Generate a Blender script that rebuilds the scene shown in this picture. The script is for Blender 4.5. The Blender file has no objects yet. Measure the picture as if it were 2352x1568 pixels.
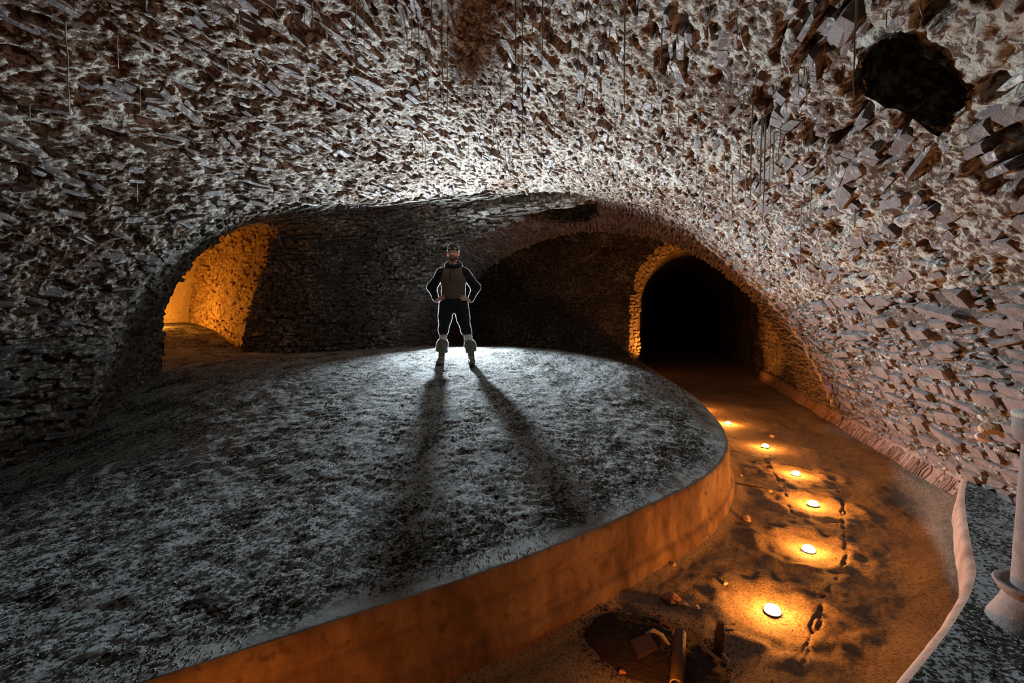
import bpy, math, random
import numpy as np
from mathutils import Vector, Matrix
from mathutils.bvhtree import BVHTree

rng = np.random.default_rng(7)
random.seed(7)
scene = bpy.context.scene
COL = scene.collection

# ------------------------------------------------------------------ camera
H = 1.70                                   # eye height above the channel floor
FPX = 1100.0
YAW = math.radians(16.41)
PITCH = math.radians(3.07)
CY, SY, CP, SP = math.cos(YAW), math.sin(YAW), math.cos(PITCH), math.sin(PITCH)
cam_d = bpy.data.cameras.new('camera')
cam_d.sensor_width = 36.0
cam_d.lens = FPX / 2352 * 36.0
cam_d.clip_start = 0.02
cam_d.clip_end = 200
cam = bpy.data.objects.new('camera', cam_d)
cam.location = (0, 0, H)
cam.rotation_euler = (math.radians(90) - PITCH, 0, YAW)
COL.objects.link(cam)
scene.camera = cam

# ------------------------------------------------------------------ view, world
vs = scene.view_settings
scene.display_settings.display_device = 'sRGB'
vs.view_transform = 'Standard'
vs.look = 'None'
vs.gamma = 1.0
vs.use_curve_mapping = False
vs.exposure = 0.0
world = bpy.data.worlds.new('world')
scene.world = world
world.use_nodes = True
world.node_tree.nodes['Background'].inputs[0].default_value = (0.0, 0.0, 0.0, 1)
world.node_tree.nodes['Background'].inputs[1].default_value = 0.0


def add_light(name, kind, loc, power, color, radius=0.05, target=None, spot=None, blend=0.3):
    d = bpy.data.lights.new(name, kind)
    d.energy = power
    d.color = color
    d.shadow_soft_size = radius
    o = bpy.data.objects.new(name, d)
    o.location = loc
    if target is not None:
        o.rotation_euler = (Vector(target) - Vector(loc)).to_track_quat('-Z', 'Y').to_euler()
    if spot:
        d.spot_size = math.radians(spot)
        d.spot_blend = blend
    COL.objects.link(o)
    return o


WHITE = (0.80, 0.92, 1.0)
ORANGE = (1.0, 0.31, 0.038)
# the strong cool lamp standing on the mound behind the man, turned to the viewer
add_light('back_lamp', 'SPOT', (-3.86, 8.69, 1.90), 3800, WHITE, 0.09, (1.0, 1.6, 2.8), 120, 1.0)

# warm lamp hidden in the left passage
add_light('passage_lamp', 'POINT', (-9.9, 7.25, 1.53), 150, (1.0, 0.34, 0.03), 0.08)
# faint warm fill added beside the camera; no lamp stands there
add_light('added_fill', 'POINT', (-0.5, 0.3, 1.9), 1.8, (1.0, 0.55, 0.3), 0.15)


# ------------------------------------------------------------------ projection helpers (real 3-D points from sight lines)
def ray(px, py):
    x = (px - 1176) / FPX
    v = (784 - py) / FPX
    f = CP + v * SP
    z = -SP + v * CP
    return np.array([-SY * f + CY * x, CY * f + SY * x, z])


def at_z(px, py, z):
    d = ray(px, py)
    t = (z - H) / d[2]
    return np.array([0, 0, H]) + d * t


def project(P):
    P = np.asarray(P, dtype=np.float64) - np.array([0, 0, H])
    F = -SY * P[..., 0] + CY * P[..., 1]
    R = CY * P[..., 0] + SY * P[..., 1]
    Z = P[..., 2]
    dep = F * CP - Z * SP
    up = F * SP + Z * CP
    d = np.where(np.abs(dep) < 1e-3, 1e-3, dep)
    return 1176 + FPX * R / d, 784 - FPX * up / d, dep


def in_poly(x, y, poly):
    ins = np.zeros(np.shape(x), dtype=bool)
    n = len(poly)
    j = n - 1
    for i in range(n):
        xi, yi = poly[i]
        xj, yj = poly[j]
        c = ((yi > y) != (yj > y)) & (x < (xj - xi) * (y - yi) / (yj - yi + 1e-12) + xi)
        ins ^= c
        j = i
    return ins


# ------------------------------------------------------------------ noise
def _hash(ix, iy, iz, s):
    h = (ix.astype(np.uint32) * np.uint32(374761393) + iy.astype(np.uint32) * np.uint32(668265263)
         + iz.astype(np.uint32) * np.uint32(2147483647) + np.uint32(s * 974711 + 12345))
    h = (h ^ (h >> np.uint32(13))) * np.uint32(1274126177)
    h = h ^ (h >> np.uint32(16))
    h = h * np.uint32(2246822519)
    return h ^ (h >> np.uint32(13))


def gnoise(p, seed=0):
    p = np.asarray(p, dtype=np.float32)
    i = np.floor(p)
    f = p - i
    i = i.astype(np.int32)
    u = f * f * f * (f * (f * 6 - 15) + 10)
    out = np.zeros(p.shape[:-1], dtype=np.float32)
    for dx in (0, 1):
        wx = u[..., 0] if dx else 1 - u[..., 0]
        for dy in (0, 1):
            wy = u[..., 1] if dy else 1 - u[..., 1]
            for dz in (0, 1):
                wz = u[..., 2] if dz else 1 - u[..., 2]
                h = _hash(i[..., 0] + dx, i[..., 1] + dy, i[..., 2] + dz, seed)
                gx = (h & np.uint32(1023)).astype(np.float32) / 511.5 - 1
                gy = ((h >> np.uint32(10)) & np.uint32(1023)).astype(np.float32) / 511.5 - 1
                gz = ((h >> np.uint32(20)) & np.uint32(1023)).astype(np.float32) / 511.5 - 1
                out += wx * wy * wz * (gx * (f[..., 0] - dx) + gy * (f[..., 1] - dy) + gz * (f[..., 2] - dz))
    return out


def fbm(p, octaves=3, seed=0, gain=0.5):
    o = 0
    a = 1.0
    p = np.asarray(p, dtype=np.float32)
    for k in range(octaves):
        o = o + a * gnoise(p, seed + k)
        p = p * 2.03
        a *= gain
    return o


def sstep(a, b, x):
    t = np.clip((x - a) / (b - a), 0, 1)
    return t * t * (3 - 2 * t)


# ------------------------------------------------------------------ curves
def hermite(t, P, tq):
    t = np.asarray(t, float)
    P = np.asarray(P, float)
    n = len(t)
    m = np.zeros_like(P)
    for i in range(n):
        if i == 0:
            m[i] = (P[1] - P[0]) / (t[1] - t[0])
        elif i == n - 1:
            m[i] = (P[-1] - P[-2]) / (t[-1] - t[-2])
        else:
            a = (P[i] - P[i - 1]) / (t[i] - t[i - 1])
            b = (P[i + 1] - P[i]) / (t[i + 1] - t[i])
            h0, h1 = t[i] - t[i - 1], t[i + 1] - t[i]
            m[i] = (a * h1 + b * h0) / (h0 + h1)
    k = np.clip(np.searchsorted(t, tq, side='right') - 1, 0, n - 2)
    h = t[k + 1] - t[k]
    s = (tq - t[k]) / h
    sh = (slice(None),) + (None,) * (P.ndim - 1)
    s_, h_ = s[sh], h[sh]
    return ((2 * s_**3 - 3 * s_**2 + 1) * P[k] + (s_**3 - 2 * s_**2 + s_) * h_ * m[k]
            + (-2 * s_**3 + 3 * s_**2) * P[k + 1] + (s_**3 - s_**2) * h_ * m[k + 1])


def chord(P):
    P = np.asarray(P, float)
    d = np.linalg.norm(np.diff(P, axis=0), axis=1)
    return np.concatenate([[0], np.cumsum(d)])


def resample(P, n):
    P = np.asarray(P, float)
    t = chord(P)
    fine = hermite(t, P, np.linspace(0, t[-1], 400))
    tf = chord(fine)
    q = np.linspace(0, tf[-1], n)
    return np.stack([np.interp(q, tf, fine[:, k]) for k in range(fine.shape[1])], 1)


# ------------------------------------------------------------------ meshes and objects
def mesh_arrays(name, verts, faces, smooth=False):
    """faces: (n,4) or (n,3) int array."""
    me = bpy.data.meshes.new(name)
    verts = np.ascontiguousarray(verts, dtype=np.float32)
    faces = np.ascontiguousarray(faces, dtype=np.int32)
    n, k = faces.shape
    me.vertices.add(len(verts))
    me.vertices.foreach_set('co', verts.ravel())
    me.loops.add(n * k)
    me.loops.foreach_set('vertex_index', faces.ravel())
    me.polygons.add(n)
    me.polygons.foreach_set('loop_start', np.arange(0, n * k, k, dtype=np.int32))
    me.polygons.foreach_set('use_smooth', np.full(n, smooth, dtype=bool))
    me.update(calc_edges=True)
    return me


def link(name, me, mat=None, parent=None, label=None, cat=None, group=None, kind=None):
    o = bpy.data.objects.new(name, me)
    COL.objects.link(o)
    if parent is not None:
        o.parent = parent
    if mat is not None and me is not None and not me.materials:
        me.materials.append(mat)
    tag(o, label, cat, group, kind)
    return o


def tag(o, label=None, cat=None, group=None, kind=None):
    if label: o['label'] = label
    if cat: o['category'] = cat
    if group: o['group'] = group
    if kind: o['kind'] = kind
    return o


def empty(name, loc, rz=0, **kw):
    o = bpy.data.objects.new(name, None)
    o.empty_display_size = 0.1
    COL.objects.link(o)
    o.location = loc
    o.rotation_euler = (0, 0, rz)
    tag(o, kw.get('label'), kw.get('cat'), kw.get('group'), kw.get('kind'))
    return o


def grid_faces(nu, nv, mask=None, flip=False):
    a = (np.arange(nu - 1)[:, None] * nv + np.arange(nv - 1)[None, :])
    f = np.stack([a, a + nv, a + nv + 1, a + 1], -1)
    if flip:
        f = f[..., ::-1]
    if mask is not None:
        f = f[mask]
    return f.reshape(-1, 4)


def compact(verts, faces):
    used = np.zeros(len(verts), bool)
    used[faces.ravel()] = True
    idx = np.cumsum(used) - 1
    return verts[used], idx[faces]


def tube(pts, radii, n=8, cap=True):
    """verts, quads of a tube along pts."""
    pts = np.asarray(pts, float)
    m = len(pts)
    radii = np.broadcast_to(np.asarray(radii, float), (m,))
    T = np.gradient(pts, axis=0)
    T /= np.linalg.norm(T, axis=1)[:, None] + 1e-9
    ref = np.array([0, 0, 1.0]) if abs(T[0][2]) < 0.9 else np.array([1.0, 0, 0])
    V = []
    for i in range(m):
        a = np.cross(T[i], ref); a /= np.linalg.norm(a) + 1e-9
        b = np.cross(T[i], a)
        ref = np.cross(a, T[i]) if abs(np.dot(a, a)) > 0 else ref
        for k in range(n):
            w = 2 * math.pi * k / n
            V.append(pts[i] + radii[i] * (math.cos(w) * a + math.sin(w) * b))
    Q = []
    for i in range(m - 1):
        for k in range(n):
            k2 = (k + 1) % n
            Q.append((i * n + k, i * n + k2, (i + 1) * n + k2, (i + 1) * n + k))
    if cap:
        V.append(pts[0]); V.append(pts[-1])
        c0, c1 = m * n, m * n + 1
        for k in range(0, n):
            k2 = (k + 1) % n
            Q.append((c0, k2, k, c0)) if False else None
        tri = []
        for k in range(n):
            k2 = (k + 1) % n
            tri.append((c0, k2, k)); tri.append((c1, (m - 1) * n + k, (m - 1) * n + k2))
        T3 = []
        for q in Q:
            T3 += [(q[0], q[1], q[2]), (q[0], q[2], q[3])]
        return np.array(V), np.array(T3 + tri)
    return np.array(V), np.array([(q[0], q[1], q[2]) for q in Q] + [(q[0], q[2], q[3]) for q in Q])


def lathe(profile, n=32):
    """profile: (r,z) list; verts, quads about z."""
    V = []
    for r, z in profile:
        for k in range(n):
            w = 2 * math.pi * k / n
            V.append((r * math.cos(w), r * math.sin(w), z))
    Q = []
    for i in range(len(profile) - 1):
        for k in range(n):
            k2 = (k + 1) % n
            Q.append((i * n + k, i * n + k2, (i + 1) * n + k2, (i + 1) * n + k))
    return np.array(V), np.array(Q)


# ------------------------------------------------------------------ materials
class NT:
    def __init__(self, name):
        self.m = bpy.data.materials.new(name)
        self.m.use_nodes = True
        self.t = self.m.node_tree
        self.bsdf = self.t.nodes['Principled BSDF']
        self.out = self.t.nodes['Material Output']
        g = self.t.nodes.new('ShaderNodeNewGeometry')
        self.pos = g.outputs['Position']
        self.island = g.outputs['Random Per Island']

    def link(self, a, b):
        self.t.links.new(a, b)

    def mapping(self, scale=(1, 1, 1), rot=(0, 0, 0), src=None):
        n = self.t.nodes.new('ShaderNodeMapping')
        n.inputs['Scale'].default_value = scale
        n.inputs['Rotation'].default_value = rot
        self.link(src or self.pos, n.inputs[0])
        return n.outputs[0]

    def noise(self, scale, detail=4, rough=0.55, dist=0.0, vec=None):
        n = self.t.nodes.new('ShaderNodeTexNoise')
        n.inputs['Scale'].default_value = scale
        n.inputs['Detail'].default_value = detail
        n.inputs['Roughness'].default_value = rough
        n.inputs['Distortion'].default_value = dist
        self.link(vec or self.pos, n.inputs['Vector'])
        return n.outputs['Fac']

    def voronoi(self, scale, vec=None, feature='F1'):
        n = self.t.nodes.new('ShaderNodeTexVoronoi')
        n.feature = feature
        n.inputs['Scale'].default_value = scale
        self.link(vec or self.pos, n.inputs['Vector'])
        return n.outputs['Distance']

    def ramp(self, fac, stops):
        n = self.t.nodes.new('ShaderNodeValToRGB')
        while len(n.color_ramp.elements) < len(stops):
            n.color_ramp.elements.new(0.5)
        for e, (p, c) in zip(n.color_ramp.elements, stops):
            e.position = p
            e.color = (*c, 1) if len(c) == 3 else c
        self.link(fac, n.inputs[0])
        return n.outputs[0]

    def step(self, fac, a, b):
        n = self.t.nodes.new('ShaderNodeMapRange')
        n.interpolation_type = 'SMOOTHSTEP'
        n.inputs['From Min'].default_value = a
        n.inputs['From Max'].default_value = b
        self.link(fac, n.inputs['Value'])
        return n.outputs[0]

    def mix(self, fac, a, b, blend='MIX'):
        n = self.t.nodes.new('ShaderNodeMix')
        n.data_type = 'RGBA'
        n.blend_type = blend
        for s, v in ((0, fac), (6, a), (7, b)):
            if isinstance(v, (int, float)):
                n.inputs[s].default_value = v
            elif isinstance(v, tuple):
                n.inputs[s].default_value = (*v, 1)
            else:
                self.link(v, n.inputs[s])
        return n.outputs[2]

    def math(self, op, a, b=None):
        n = self.t.nodes.new('ShaderNodeMath')
        n.operation = op
        for i, v in enumerate((a, b)):
            if v is None: continue
            if isinstance(v, (int, float)):
                n.inputs[i].default_value = v
            else:
                self.link(v, n.inputs[i])
        return n.outputs[0]

    def bump(self, h, strength=0.5, dist=0.02):
        n = self.t.nodes.new('ShaderNodeBump')
        n.inputs['Strength'].default_value = strength
        n.inputs['Distance'].default_value = dist
        self.link(h, n.inputs['Height'])
        self.link(n.outputs[0], self.bsdf.inputs['Normal'])

    def color(self, c):
        if isinstance(c, tuple):
            self.bsdf.inputs['Base Color'].default_value = (*c, 1)
        else:
            self.link(c, self.bsdf.inputs['Base Color'])

    def rough(self, r, spec=0.3):
        self.bsdf.inputs['Roughness'].default_value = r
        self.bsdf.inputs['Specular IOR Level'].default_value = spec


def mat_mortar(name, pale, brown, lo=0.42, hi=0.58, scale=14, dist=0.6):
    n = NT(name)
    big = n.noise(1.1, 3)
    fine = n.noise(scale, 8, 0.68, dist)
    s = n.math('ADD', n.math('MULTIPLY', fine, 0.75), n.math('MULTIPLY', big, 0.25))
    m = n.step(s, lo, hi)
    tint = n.mix(n.noise(3.3, 4), brown, tuple(c * 0.45 for c in brown))
    pal = n.mix(n.noise(5.0, 3), pale, tuple(c * f for c, f in zip(pale, (0.82, 0.74, 0.62))))
    n.color(n.mix(m, tint, pal))
    n.rough(0.85, 0.25)
    n.bump(n.math('ADD', n.noise(38, 8, 0.7), n.math('MULTIPLY', n.noise(130, 4, 0.6), 0.4)), 0.9, 0.035)
    return n.m


def mat_stone(name, c1, c2, c3, lime, lo=0.5, hi=0.62):
    n = NT(name)
    base = n.ramp(n.island, [(0.0, c1), (0.4, c2), (0.75, c3), (1.0, c1)])
    var = n.noise(9, 6, 0.6)
    base = n.mix(n.step(var, 0.35, 0.75), base, tuple(c * 0.42 for c in c2))
    crust = n.step(n.math('ADD', n.math('MULTIPLY', n.noise(17, 8, 0.68, 0.5), 0.75), n.math('MULTIPLY', n.noise(1.3, 3), 0.25)), lo, hi)
    n.color(n.mix(crust, base, lime))
    n.rough(0.75, 0.35)
    n.bump(n.math('ADD', n.noise(30, 8, 0.7), n.math('MULTIPLY', n.noise(110, 5, 0.65), 0.5)), 0.8, 0.022)
    return n.m


M = {}
LIME = (0.68, 0.68, 0.63)
M['mortar_vault'] = mat_mortar('lime_mortar', LIME, (0.15, 0.075, 0.038), 0.46, 0.56, 22)
M['mortar_wall'] = mat_mortar('wall_mortar', (0.54, 0.53, 0.47), (0.15, 0.12, 0.105), 0.52, 0.62, 34, 0.0)
M['stone_vault'] = mat_stone('slate_vault', (0.20, 0.125, 0.085), (0.25, 0.235, 0.255), (0.13, 0.075, 0.045), LIME, 0.50, 0.62)
M['stone_wall'] = mat_stone('slate_wall', (0.20, 0.145, 0.125), (0.29, 0.235, 0.215), (0.14, 0.125, 0.13), (0.50, 0.48, 0.43), 0.56, 0.68)
M['slate_chip'] = mat_stone('slate_chip', (0.17, 0.165, 0.175), (0.21, 0.20, 0.205), (0.15, 0.115, 0.095), (0.56, 0.56, 0.50), 0.50, 0.63)
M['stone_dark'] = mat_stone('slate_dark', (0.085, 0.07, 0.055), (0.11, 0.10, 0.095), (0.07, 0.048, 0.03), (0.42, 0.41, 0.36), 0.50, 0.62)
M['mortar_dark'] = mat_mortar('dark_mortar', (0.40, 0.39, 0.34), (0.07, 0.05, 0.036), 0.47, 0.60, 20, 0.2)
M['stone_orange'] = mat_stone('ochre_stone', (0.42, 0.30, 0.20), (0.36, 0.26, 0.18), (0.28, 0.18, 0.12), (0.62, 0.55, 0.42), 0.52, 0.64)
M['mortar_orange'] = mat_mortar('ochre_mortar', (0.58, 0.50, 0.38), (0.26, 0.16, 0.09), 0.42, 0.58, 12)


def mat_mound():
    n = NT('gritty_concrete')
    v = n.mapping((1.5, 0.7, 1.2), (0, 0, math.radians(-38)))
    patch = n.noise(2.6, 9, 0.74, 0.3, v)
    grit = n.noise(50, 3, 0.65)
    mid = n.noise(17, 3, 0.6, 0.3, v)
    s = n.math('ADD', n.math('ADD', n.math('MULTIPLY', patch, 0.36), n.math('MULTIPLY', grit, 0.44)), n.math('MULTIPLY', mid, 0.20))
    m = n.step(s, 0.472, 0.522)
    pale = n.mix(n.noise(1.4, 3), (0.60, 0.63, 0.63), (0.40, 0.42, 0.44))
    dark = n.mix(n.noise(6, 3), (0.030, 0.030, 0.022), (0.065, 0.06, 0.042))
    col = n.mix(m, dark, pale)
    at = n.t.nodes.new('ShaderNodeAttribute')
    at.attribute_name = 'cement'
    cem = n.mix(n.step(n.noise(30, 5, 0.7), 0.30, 0.45), (0.10, 0.10, 0.09), (0.36, 0.375, 0.37))
    n.color(n.mix(at.outputs['Fac'], col, cem))
    n.rough(0.95, 0.04)
    b = n.math('ADD', n.noise(48, 6, 0.75), n.math('MULTIPLY', n.noise(120, 5, 0.7), 0.6))
    b = n.math('MULTIPLY', b, n.math('SUBTRACT', 1.0, n.math('MULTIPLY', at.outputs['Fac'], 0.75)))
    n.bump(b, 1.0, 0.042)
    return n.m


def mat_plaster(name, c1, c2, c3, streak=True, bs=0.5):
    n = NT(name)
    v = n.mapping((1, 1, 0.45)) if streak else n.pos
    a = n.noise(2.6, 8, 0.62, 0.3, v)
    b = n.noise(14, 5, 0.6)
    col = n.ramp(a, [(0.34, c3), (0.48, c1), (0.66, c2)])
    col = n.mix(n.step(b, 0.5, 0.75), col, tuple(x * 0.55 for x in c1))
    n.color(col)
    n.rough(0.8, 0.25)
    n.bump(n.math('ADD', n.noise(24, 6, 0.6), n.math('MULTIPLY', n.noise(120, 3, 0.6), 0.5)), bs, 0.012)
    return n.m


def mat_plain(name, c, r=0.7, spec=0.3, metal=0, bump=None, c2=None):
    n = NT(name)
    if c2:
        n.color(n.mix(n.noise(bump[0] * 0.5 if bump else 20, 4), c, c2))
    else:
        n.color(n.mix(n.noise(40, 3), c, tuple(x * 0.8 for x in c)))
    n.rough(r, spec)
    n.bsdf.inputs['Metallic'].default_value = metal
    if bump:
        n.bump(n.noise(bump[0], 5, 0.6), bump[1], bump[2])
    return n.m


M['mound'] = mat_mound()
M['rim'] = mat_plaster('rendered_rim', (0.165, 0.096, 0.058), (0.32, 0.21, 0.125), (0.050, 0.024, 0.014))
def mat_floor():
    n = NT('dirt_floor')
    v = n.mapping((1.0, 0.8, 1.0), (0, 0, 0.3))
    col = n.ramp(n.noise(1.7, 6, 0.6, 0.4, v), [(0.30, (0.22, 0.165, 0.12)), (0.50, (0.29, 0.225, 0.165)), (0.70, (0.35, 0.28, 0.215))])
    speck = n.step(n.noise(70, 5, 0.75), 0.40, 0.52)
    col = n.mix(speck, (0.12, 0.085, 0.06), col)
    n.color(col)
    n.rough(0.85, 0.2)
    n.bump(n.math('ADD', n.noise(40, 7, 0.72), n.math('MULTIPLY', n.noise(140, 4, 0.65), 0.5)), 0.9, 0.022)
    return n.m


M['floor'] = mat_floor()
M['skirting'] = mat_plaster('smooth_plaster', (0.24, 0.165, 0.13), (0.31, 0.225, 0.18), (0.14, 0.085, 0.068), True, 0.3)
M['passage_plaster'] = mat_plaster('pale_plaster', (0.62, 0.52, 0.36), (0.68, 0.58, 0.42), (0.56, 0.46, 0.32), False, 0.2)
M['soot'] = mat_plain('wet_black_soil', (0.022, 0.014, 0.010), 0.9, 0.2, 0, (60, 0.8, 0.02), (0.05, 0.03, 0.02))

# ------------------------------------------------------------------ surfaces of the room
PATCHES = []          # (name, smooth grid) kept for sight-line lookups


class Patch:
    """A smooth surface S(u,v) held as a fine grid; u runs along the stone courses."""

    def __init__(self, G, ref, register=True):
        self.G = np.asarray(G, float)
        self.nu, self.nv = self.G.shape[:2]
        du = np.gradient(self.G, axis=0)
        dv = np.gradient(self.G, axis=1)
        N = np.cross(du, dv)
        N /= np.linalg.norm(N, axis=2)[..., None] + 1e-9
        toward = np.asarray(ref) - self.G
        if np.sum(N * toward) < 0:
            N = -N
            self.flip = True
        else:
            self.flip = False
        self.N = N
        if register:
            PATCHES.append(self.G)

    def _samp(self, A, u, v):
        x = np.clip(u, 0, 1) * (self.nu - 1)
        y = np.clip(v, 0, 1) * (self.nv - 1)
        i = np.clip(x.astype(int), 0, self.nu - 2)
        j = np.clip(y.astype(int), 0, self.nv - 2)
        fx = (x - i)[..., None]
        fy = (y - j)[..., None]
        return (A[i, j] * (1 - fx) * (1 - fy) + A[i + 1, j] * fx * (1 - fy)
                + A[i, j + 1] * (1 - fx) * fy + A[i + 1, j + 1] * fx * fy)

    def P(self, u, v):
        return self._samp(self.G, u, v)

    def normal(self, u, v):
        n = self._samp(self.N, u, v)
        return n / (np.linalg.norm(n, axis=-1)[..., None] + 1e-9)

    def lengths(self):
        lu = np.linalg.norm(np.diff(self.G, axis=0), axis=2).sum(0).max()
        lv = np.linalg.norm(np.diff(self.G, axis=1), axis=2).sum(1).max()
        return lu, lv

    def dense(self, res, disp, holes=()):
        lu, lv = self.lengths()
        nu, nv = max(3, int(lu / res)), max(3, int(lv / res))
        u, v = np.meshgrid(np.linspace(0, 1, nu), np.linspace(0, 1, nv), indexing='ij')
        P = self.P(u, v)
        N = self.normal(u, v)
        D = disp(P.reshape(-1, 3)).reshape(nu, nv)
        V = P + N * D[..., None]
        mask = None
        if holes:
            px, py, dep = project(P)
            ins = np.zeros(px.shape, bool)
            w = 7 * gnoise(np.stack([px / 12, py / 12, px * 0], -1), 5)
            for h in holes:
                ins |= in_poly(px + w, py + w, h) & (dep > 0)
            mask = ~(ins[:-1, :-1] | ins[1:, :-1] | ins[:-1, 1:] | ins[1:, 1:])
        f = grid_faces(nu, nv, mask, self.flip)
        return compact(V.reshape(-1, 3), f)


def bridge(A, B, n_u, n_v, ts=None, bulge=None):
    """ruled surface between matched point lists A (v at u=0) and B (v at u=1)."""
    A, B = np.asarray(A, float), np.asarray(B, float)
    t = (chord(A) / chord(A)[-1] + chord(B) / chord(B)[-1]) / 2
    q = np.linspace(0, 1, n_v)
    a, b = hermite(t, A, q), hermite(t, B, q)
    u = np.linspace(0, 1, n_u)[:, None, None]
    G = a[None] * (1 - u) + b[None] * u
    if bulge is not None:
        G = G + (4 * u * (1 - u)) * np.asarray(bulge)
    return G


# --- profile of the great vault, right foot to left foot: (x, z)
PROF = np.array([(2.86, -0.12), (2.82, 0.05), (2.70, 0.30), (2.54, 0.60), (2.36, 1.00), (2.11, 1.47), (1.80, 1.88), (1.42, 2.28), (0.65, 2.985),
                 (-0.17, 3.445), (-0.95, 3.69), (-1.9, 3.80), (-2.8, 3.72), (-3.74, 3.40), (-4.42, 2.94), (-5.10, 2.15),
                 (-5.45, 1.50), (-5.66, 0.70), (-5.70, -0.05)])
YEND = np.array([8.25, 8.25, 8.25, 8.25, 8.25, 8.25, 8.25, 8.25, 8.25, 8.25, 8.25, 8.10, 7.50, 6.40, 4.61, 3.77, 3.60, 3.50, 3.50])
PT = chord(PROF)
YBEG = -1.2


def vault_patch(i0, i1, nv, ny=120):
    q = np.linspace(PT[i0], PT[i1], nv)
    xz = hermite(PT, PROF, q)
    ye = hermite(PT, YEND[:, None], q)[:, 0]
    u = np.linspace(0, 1, ny)[:, None]
    Y = YBEG + (ye[None] - YBEG) * u
    G = np.stack([np.broadcast_to(xz[None, :, 0], Y.shape), Y, np.broadcast_to(xz[None, :, 1], Y.shape)], -1)
    return Patch(G, (-1.4, 3.5, 1.4))


S_right = vault_patch(0, 6, 60)
S_ceil = vault_patch(6, 16, 180)
S_left = vault_patch(16, 18, 40)

# --- right part of the arch band between the vault and the dark chamber
ARCH_N = [(2.86, 8.25, -0.12), (2.70, 8.25, 0.30), (2.54, 8.25, 0.60), (2.36, 8.25, 1.0), (2.11, 8.25, 1.47), (1.42, 8.25, 2.28), (0.65, 8.25, 2.985),
          (-0.17, 8.25, 3.445), (-0.95, 8.25, 3.69), (-1.5, 8.30, 3.62), (-2.28, 8.38, 3.46), (-3.54, 8.43, 2.98), (-4.25, 8.44, 2.25), (-4.7, 8.45, 1.6), (-4.95, 8.45, 0.8)]
ARCH_F = [(2.84, 10.3, -0.12), (2.72, 10.3, 0.20), (2.61, 10.3, 0.48), (2.38, 10.3, 1.15), (2.04, 10.3, 1.76), (1.62, 10.3, 2.23), (0.74, 10.3, 2.93),
          (-0.20, 10.3, 3.30), (-1.08, 10.3, 3.45), (-1.61, 10.3, 3.46), (-2.20, 10.3, 3.35), (-3.45, 10.3, 2.85), (-4.3, 10.3, 2.2), (-4.75, 10.3, 1.6), (-5.07, 10.3, 0.8)]
S_arch = Patch(bridge(ARCH_N, ARCH_F, 40, 200), (-1.0, 9.3, 1.2))

# --- the side vault on the left: jamb, crown and the broad pier (groin edge to inner arch)
SIDE_N = [(-5.70, 3.5, -0.05), (-5.66, 3.5, 0.7), (-5.45, 3.6, 1.50), (-5.10, 3.77, 2.15), (-4.42, 4.61, 2.94), (-3.74, 6.4, 3.40), (-2.8, 7.5, 3.72), (-1.9, 8.1, 3.80), (-0.95, 8.25, 3.69),
          (-2.28, 8.38, 3.46), (-3.54, 8.43, 2.98), (-4.25, 8.44, 2.25), (-4.7, 8.45, 1.6), (-4.95, 8.45, 0.8)]
SIDE_F = [(-6.5, 4.95, 0.5), (-6.5, 4.97, 1.1), (-6.5, 5.03, 1.72), (-6.37, 5.26, 2.33), (-6.13, 5.78, 2.98), (-6.29, 6.38, 3.24), (-6.5, 6.95, 3.34), (-6.65, 7.25, 3.35), (-6.8, 7.5, 3.29),
          (-6.95, 7.56, 3.12), (-7.15, 7.62, 2.85), (-7.5, 7.66, 2.25), (-7.75, 7.65, 1.6), (-7.92, 7.62, 0.7)]
S_side_left = Patch(bridge(SIDE_N[:6], SIDE_F[:6], 60, 90), (-5.0, 6.5, 1.5))
S_pier = Patch(bridge(SIDE_N[5:], SIDE_F[5:], 80, 110), (-4.5, 4.0, 1.2))

# --- the passage beyond the side vault
SWEEP = np.array([-2.85, 1.25, 0.25])
PAS_F = [tuple(np.array(p) + SWEEP * k + np.array([-4.2, 1.0, 0.25]) * (1 - k)) for p, k in zip(SIDE_F, np.linspace(0, 1, len(SIDE_F)))]
S_passage = Patch(bridge(SIDE_F, PAS_F, 50, 140), (-8.5, 6.9, 1.8))

# --- dark chamber and tunnel
CH_N = [(2.86, 10.3, -0.12), (2.86, 10.3, 1.6), (2.6, 10.3, 3.2), (1.2, 10.3, 4.0), (-1.2, 10.3, 4.2), (-3.8, 10.3, 3.9), (-5.6, 10.3, 2.9), (-5.8, 10.3, 1.6), (-5.8, 10.3, 0.4)]
CH_F = [(p[0], 14.3, p[2]) for p in CH_N]
S_chamber = Patch(bridge(CH_N, CH_F, 40, 120), (-1.2, 12.0, 1.5))
TUN_C, TUN_R, TUN_S = 1.22, 1.62, 2.05


def tunnel_curve(r, y, n=24, base=-0.12):
    pts = [(TUN_C - r, y, base), (TUN_C - r, y, 0.5), (TUN_C - r, y, 1.0)]
    for k in range(n + 1):
        w = math.pi * (1 - k / n)
        pts.append((TUN_C + r * math.cos(w), y, TUN_S + r * math.sin(w) * 1.05))
    pts += [(TUN_C + r, y, 1.0), (TUN_C + r, y, 0.5), (TUN_C + r, y, base)]
    return pts


S_ring = Patch(bridge(tunnel_curve(TUN_R + 0.27, 14.15), tunnel_curve(TUN_R, 14.85), 14, 160), (TUN_C, 13.6, 1.2))
S_tunnel = Patch(bridge(tunnel_curve(TUN_R, 14.85), tunnel_curve(TUN_R, 26), 40, 120), (TUN_C, 19, 1.2))


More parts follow.
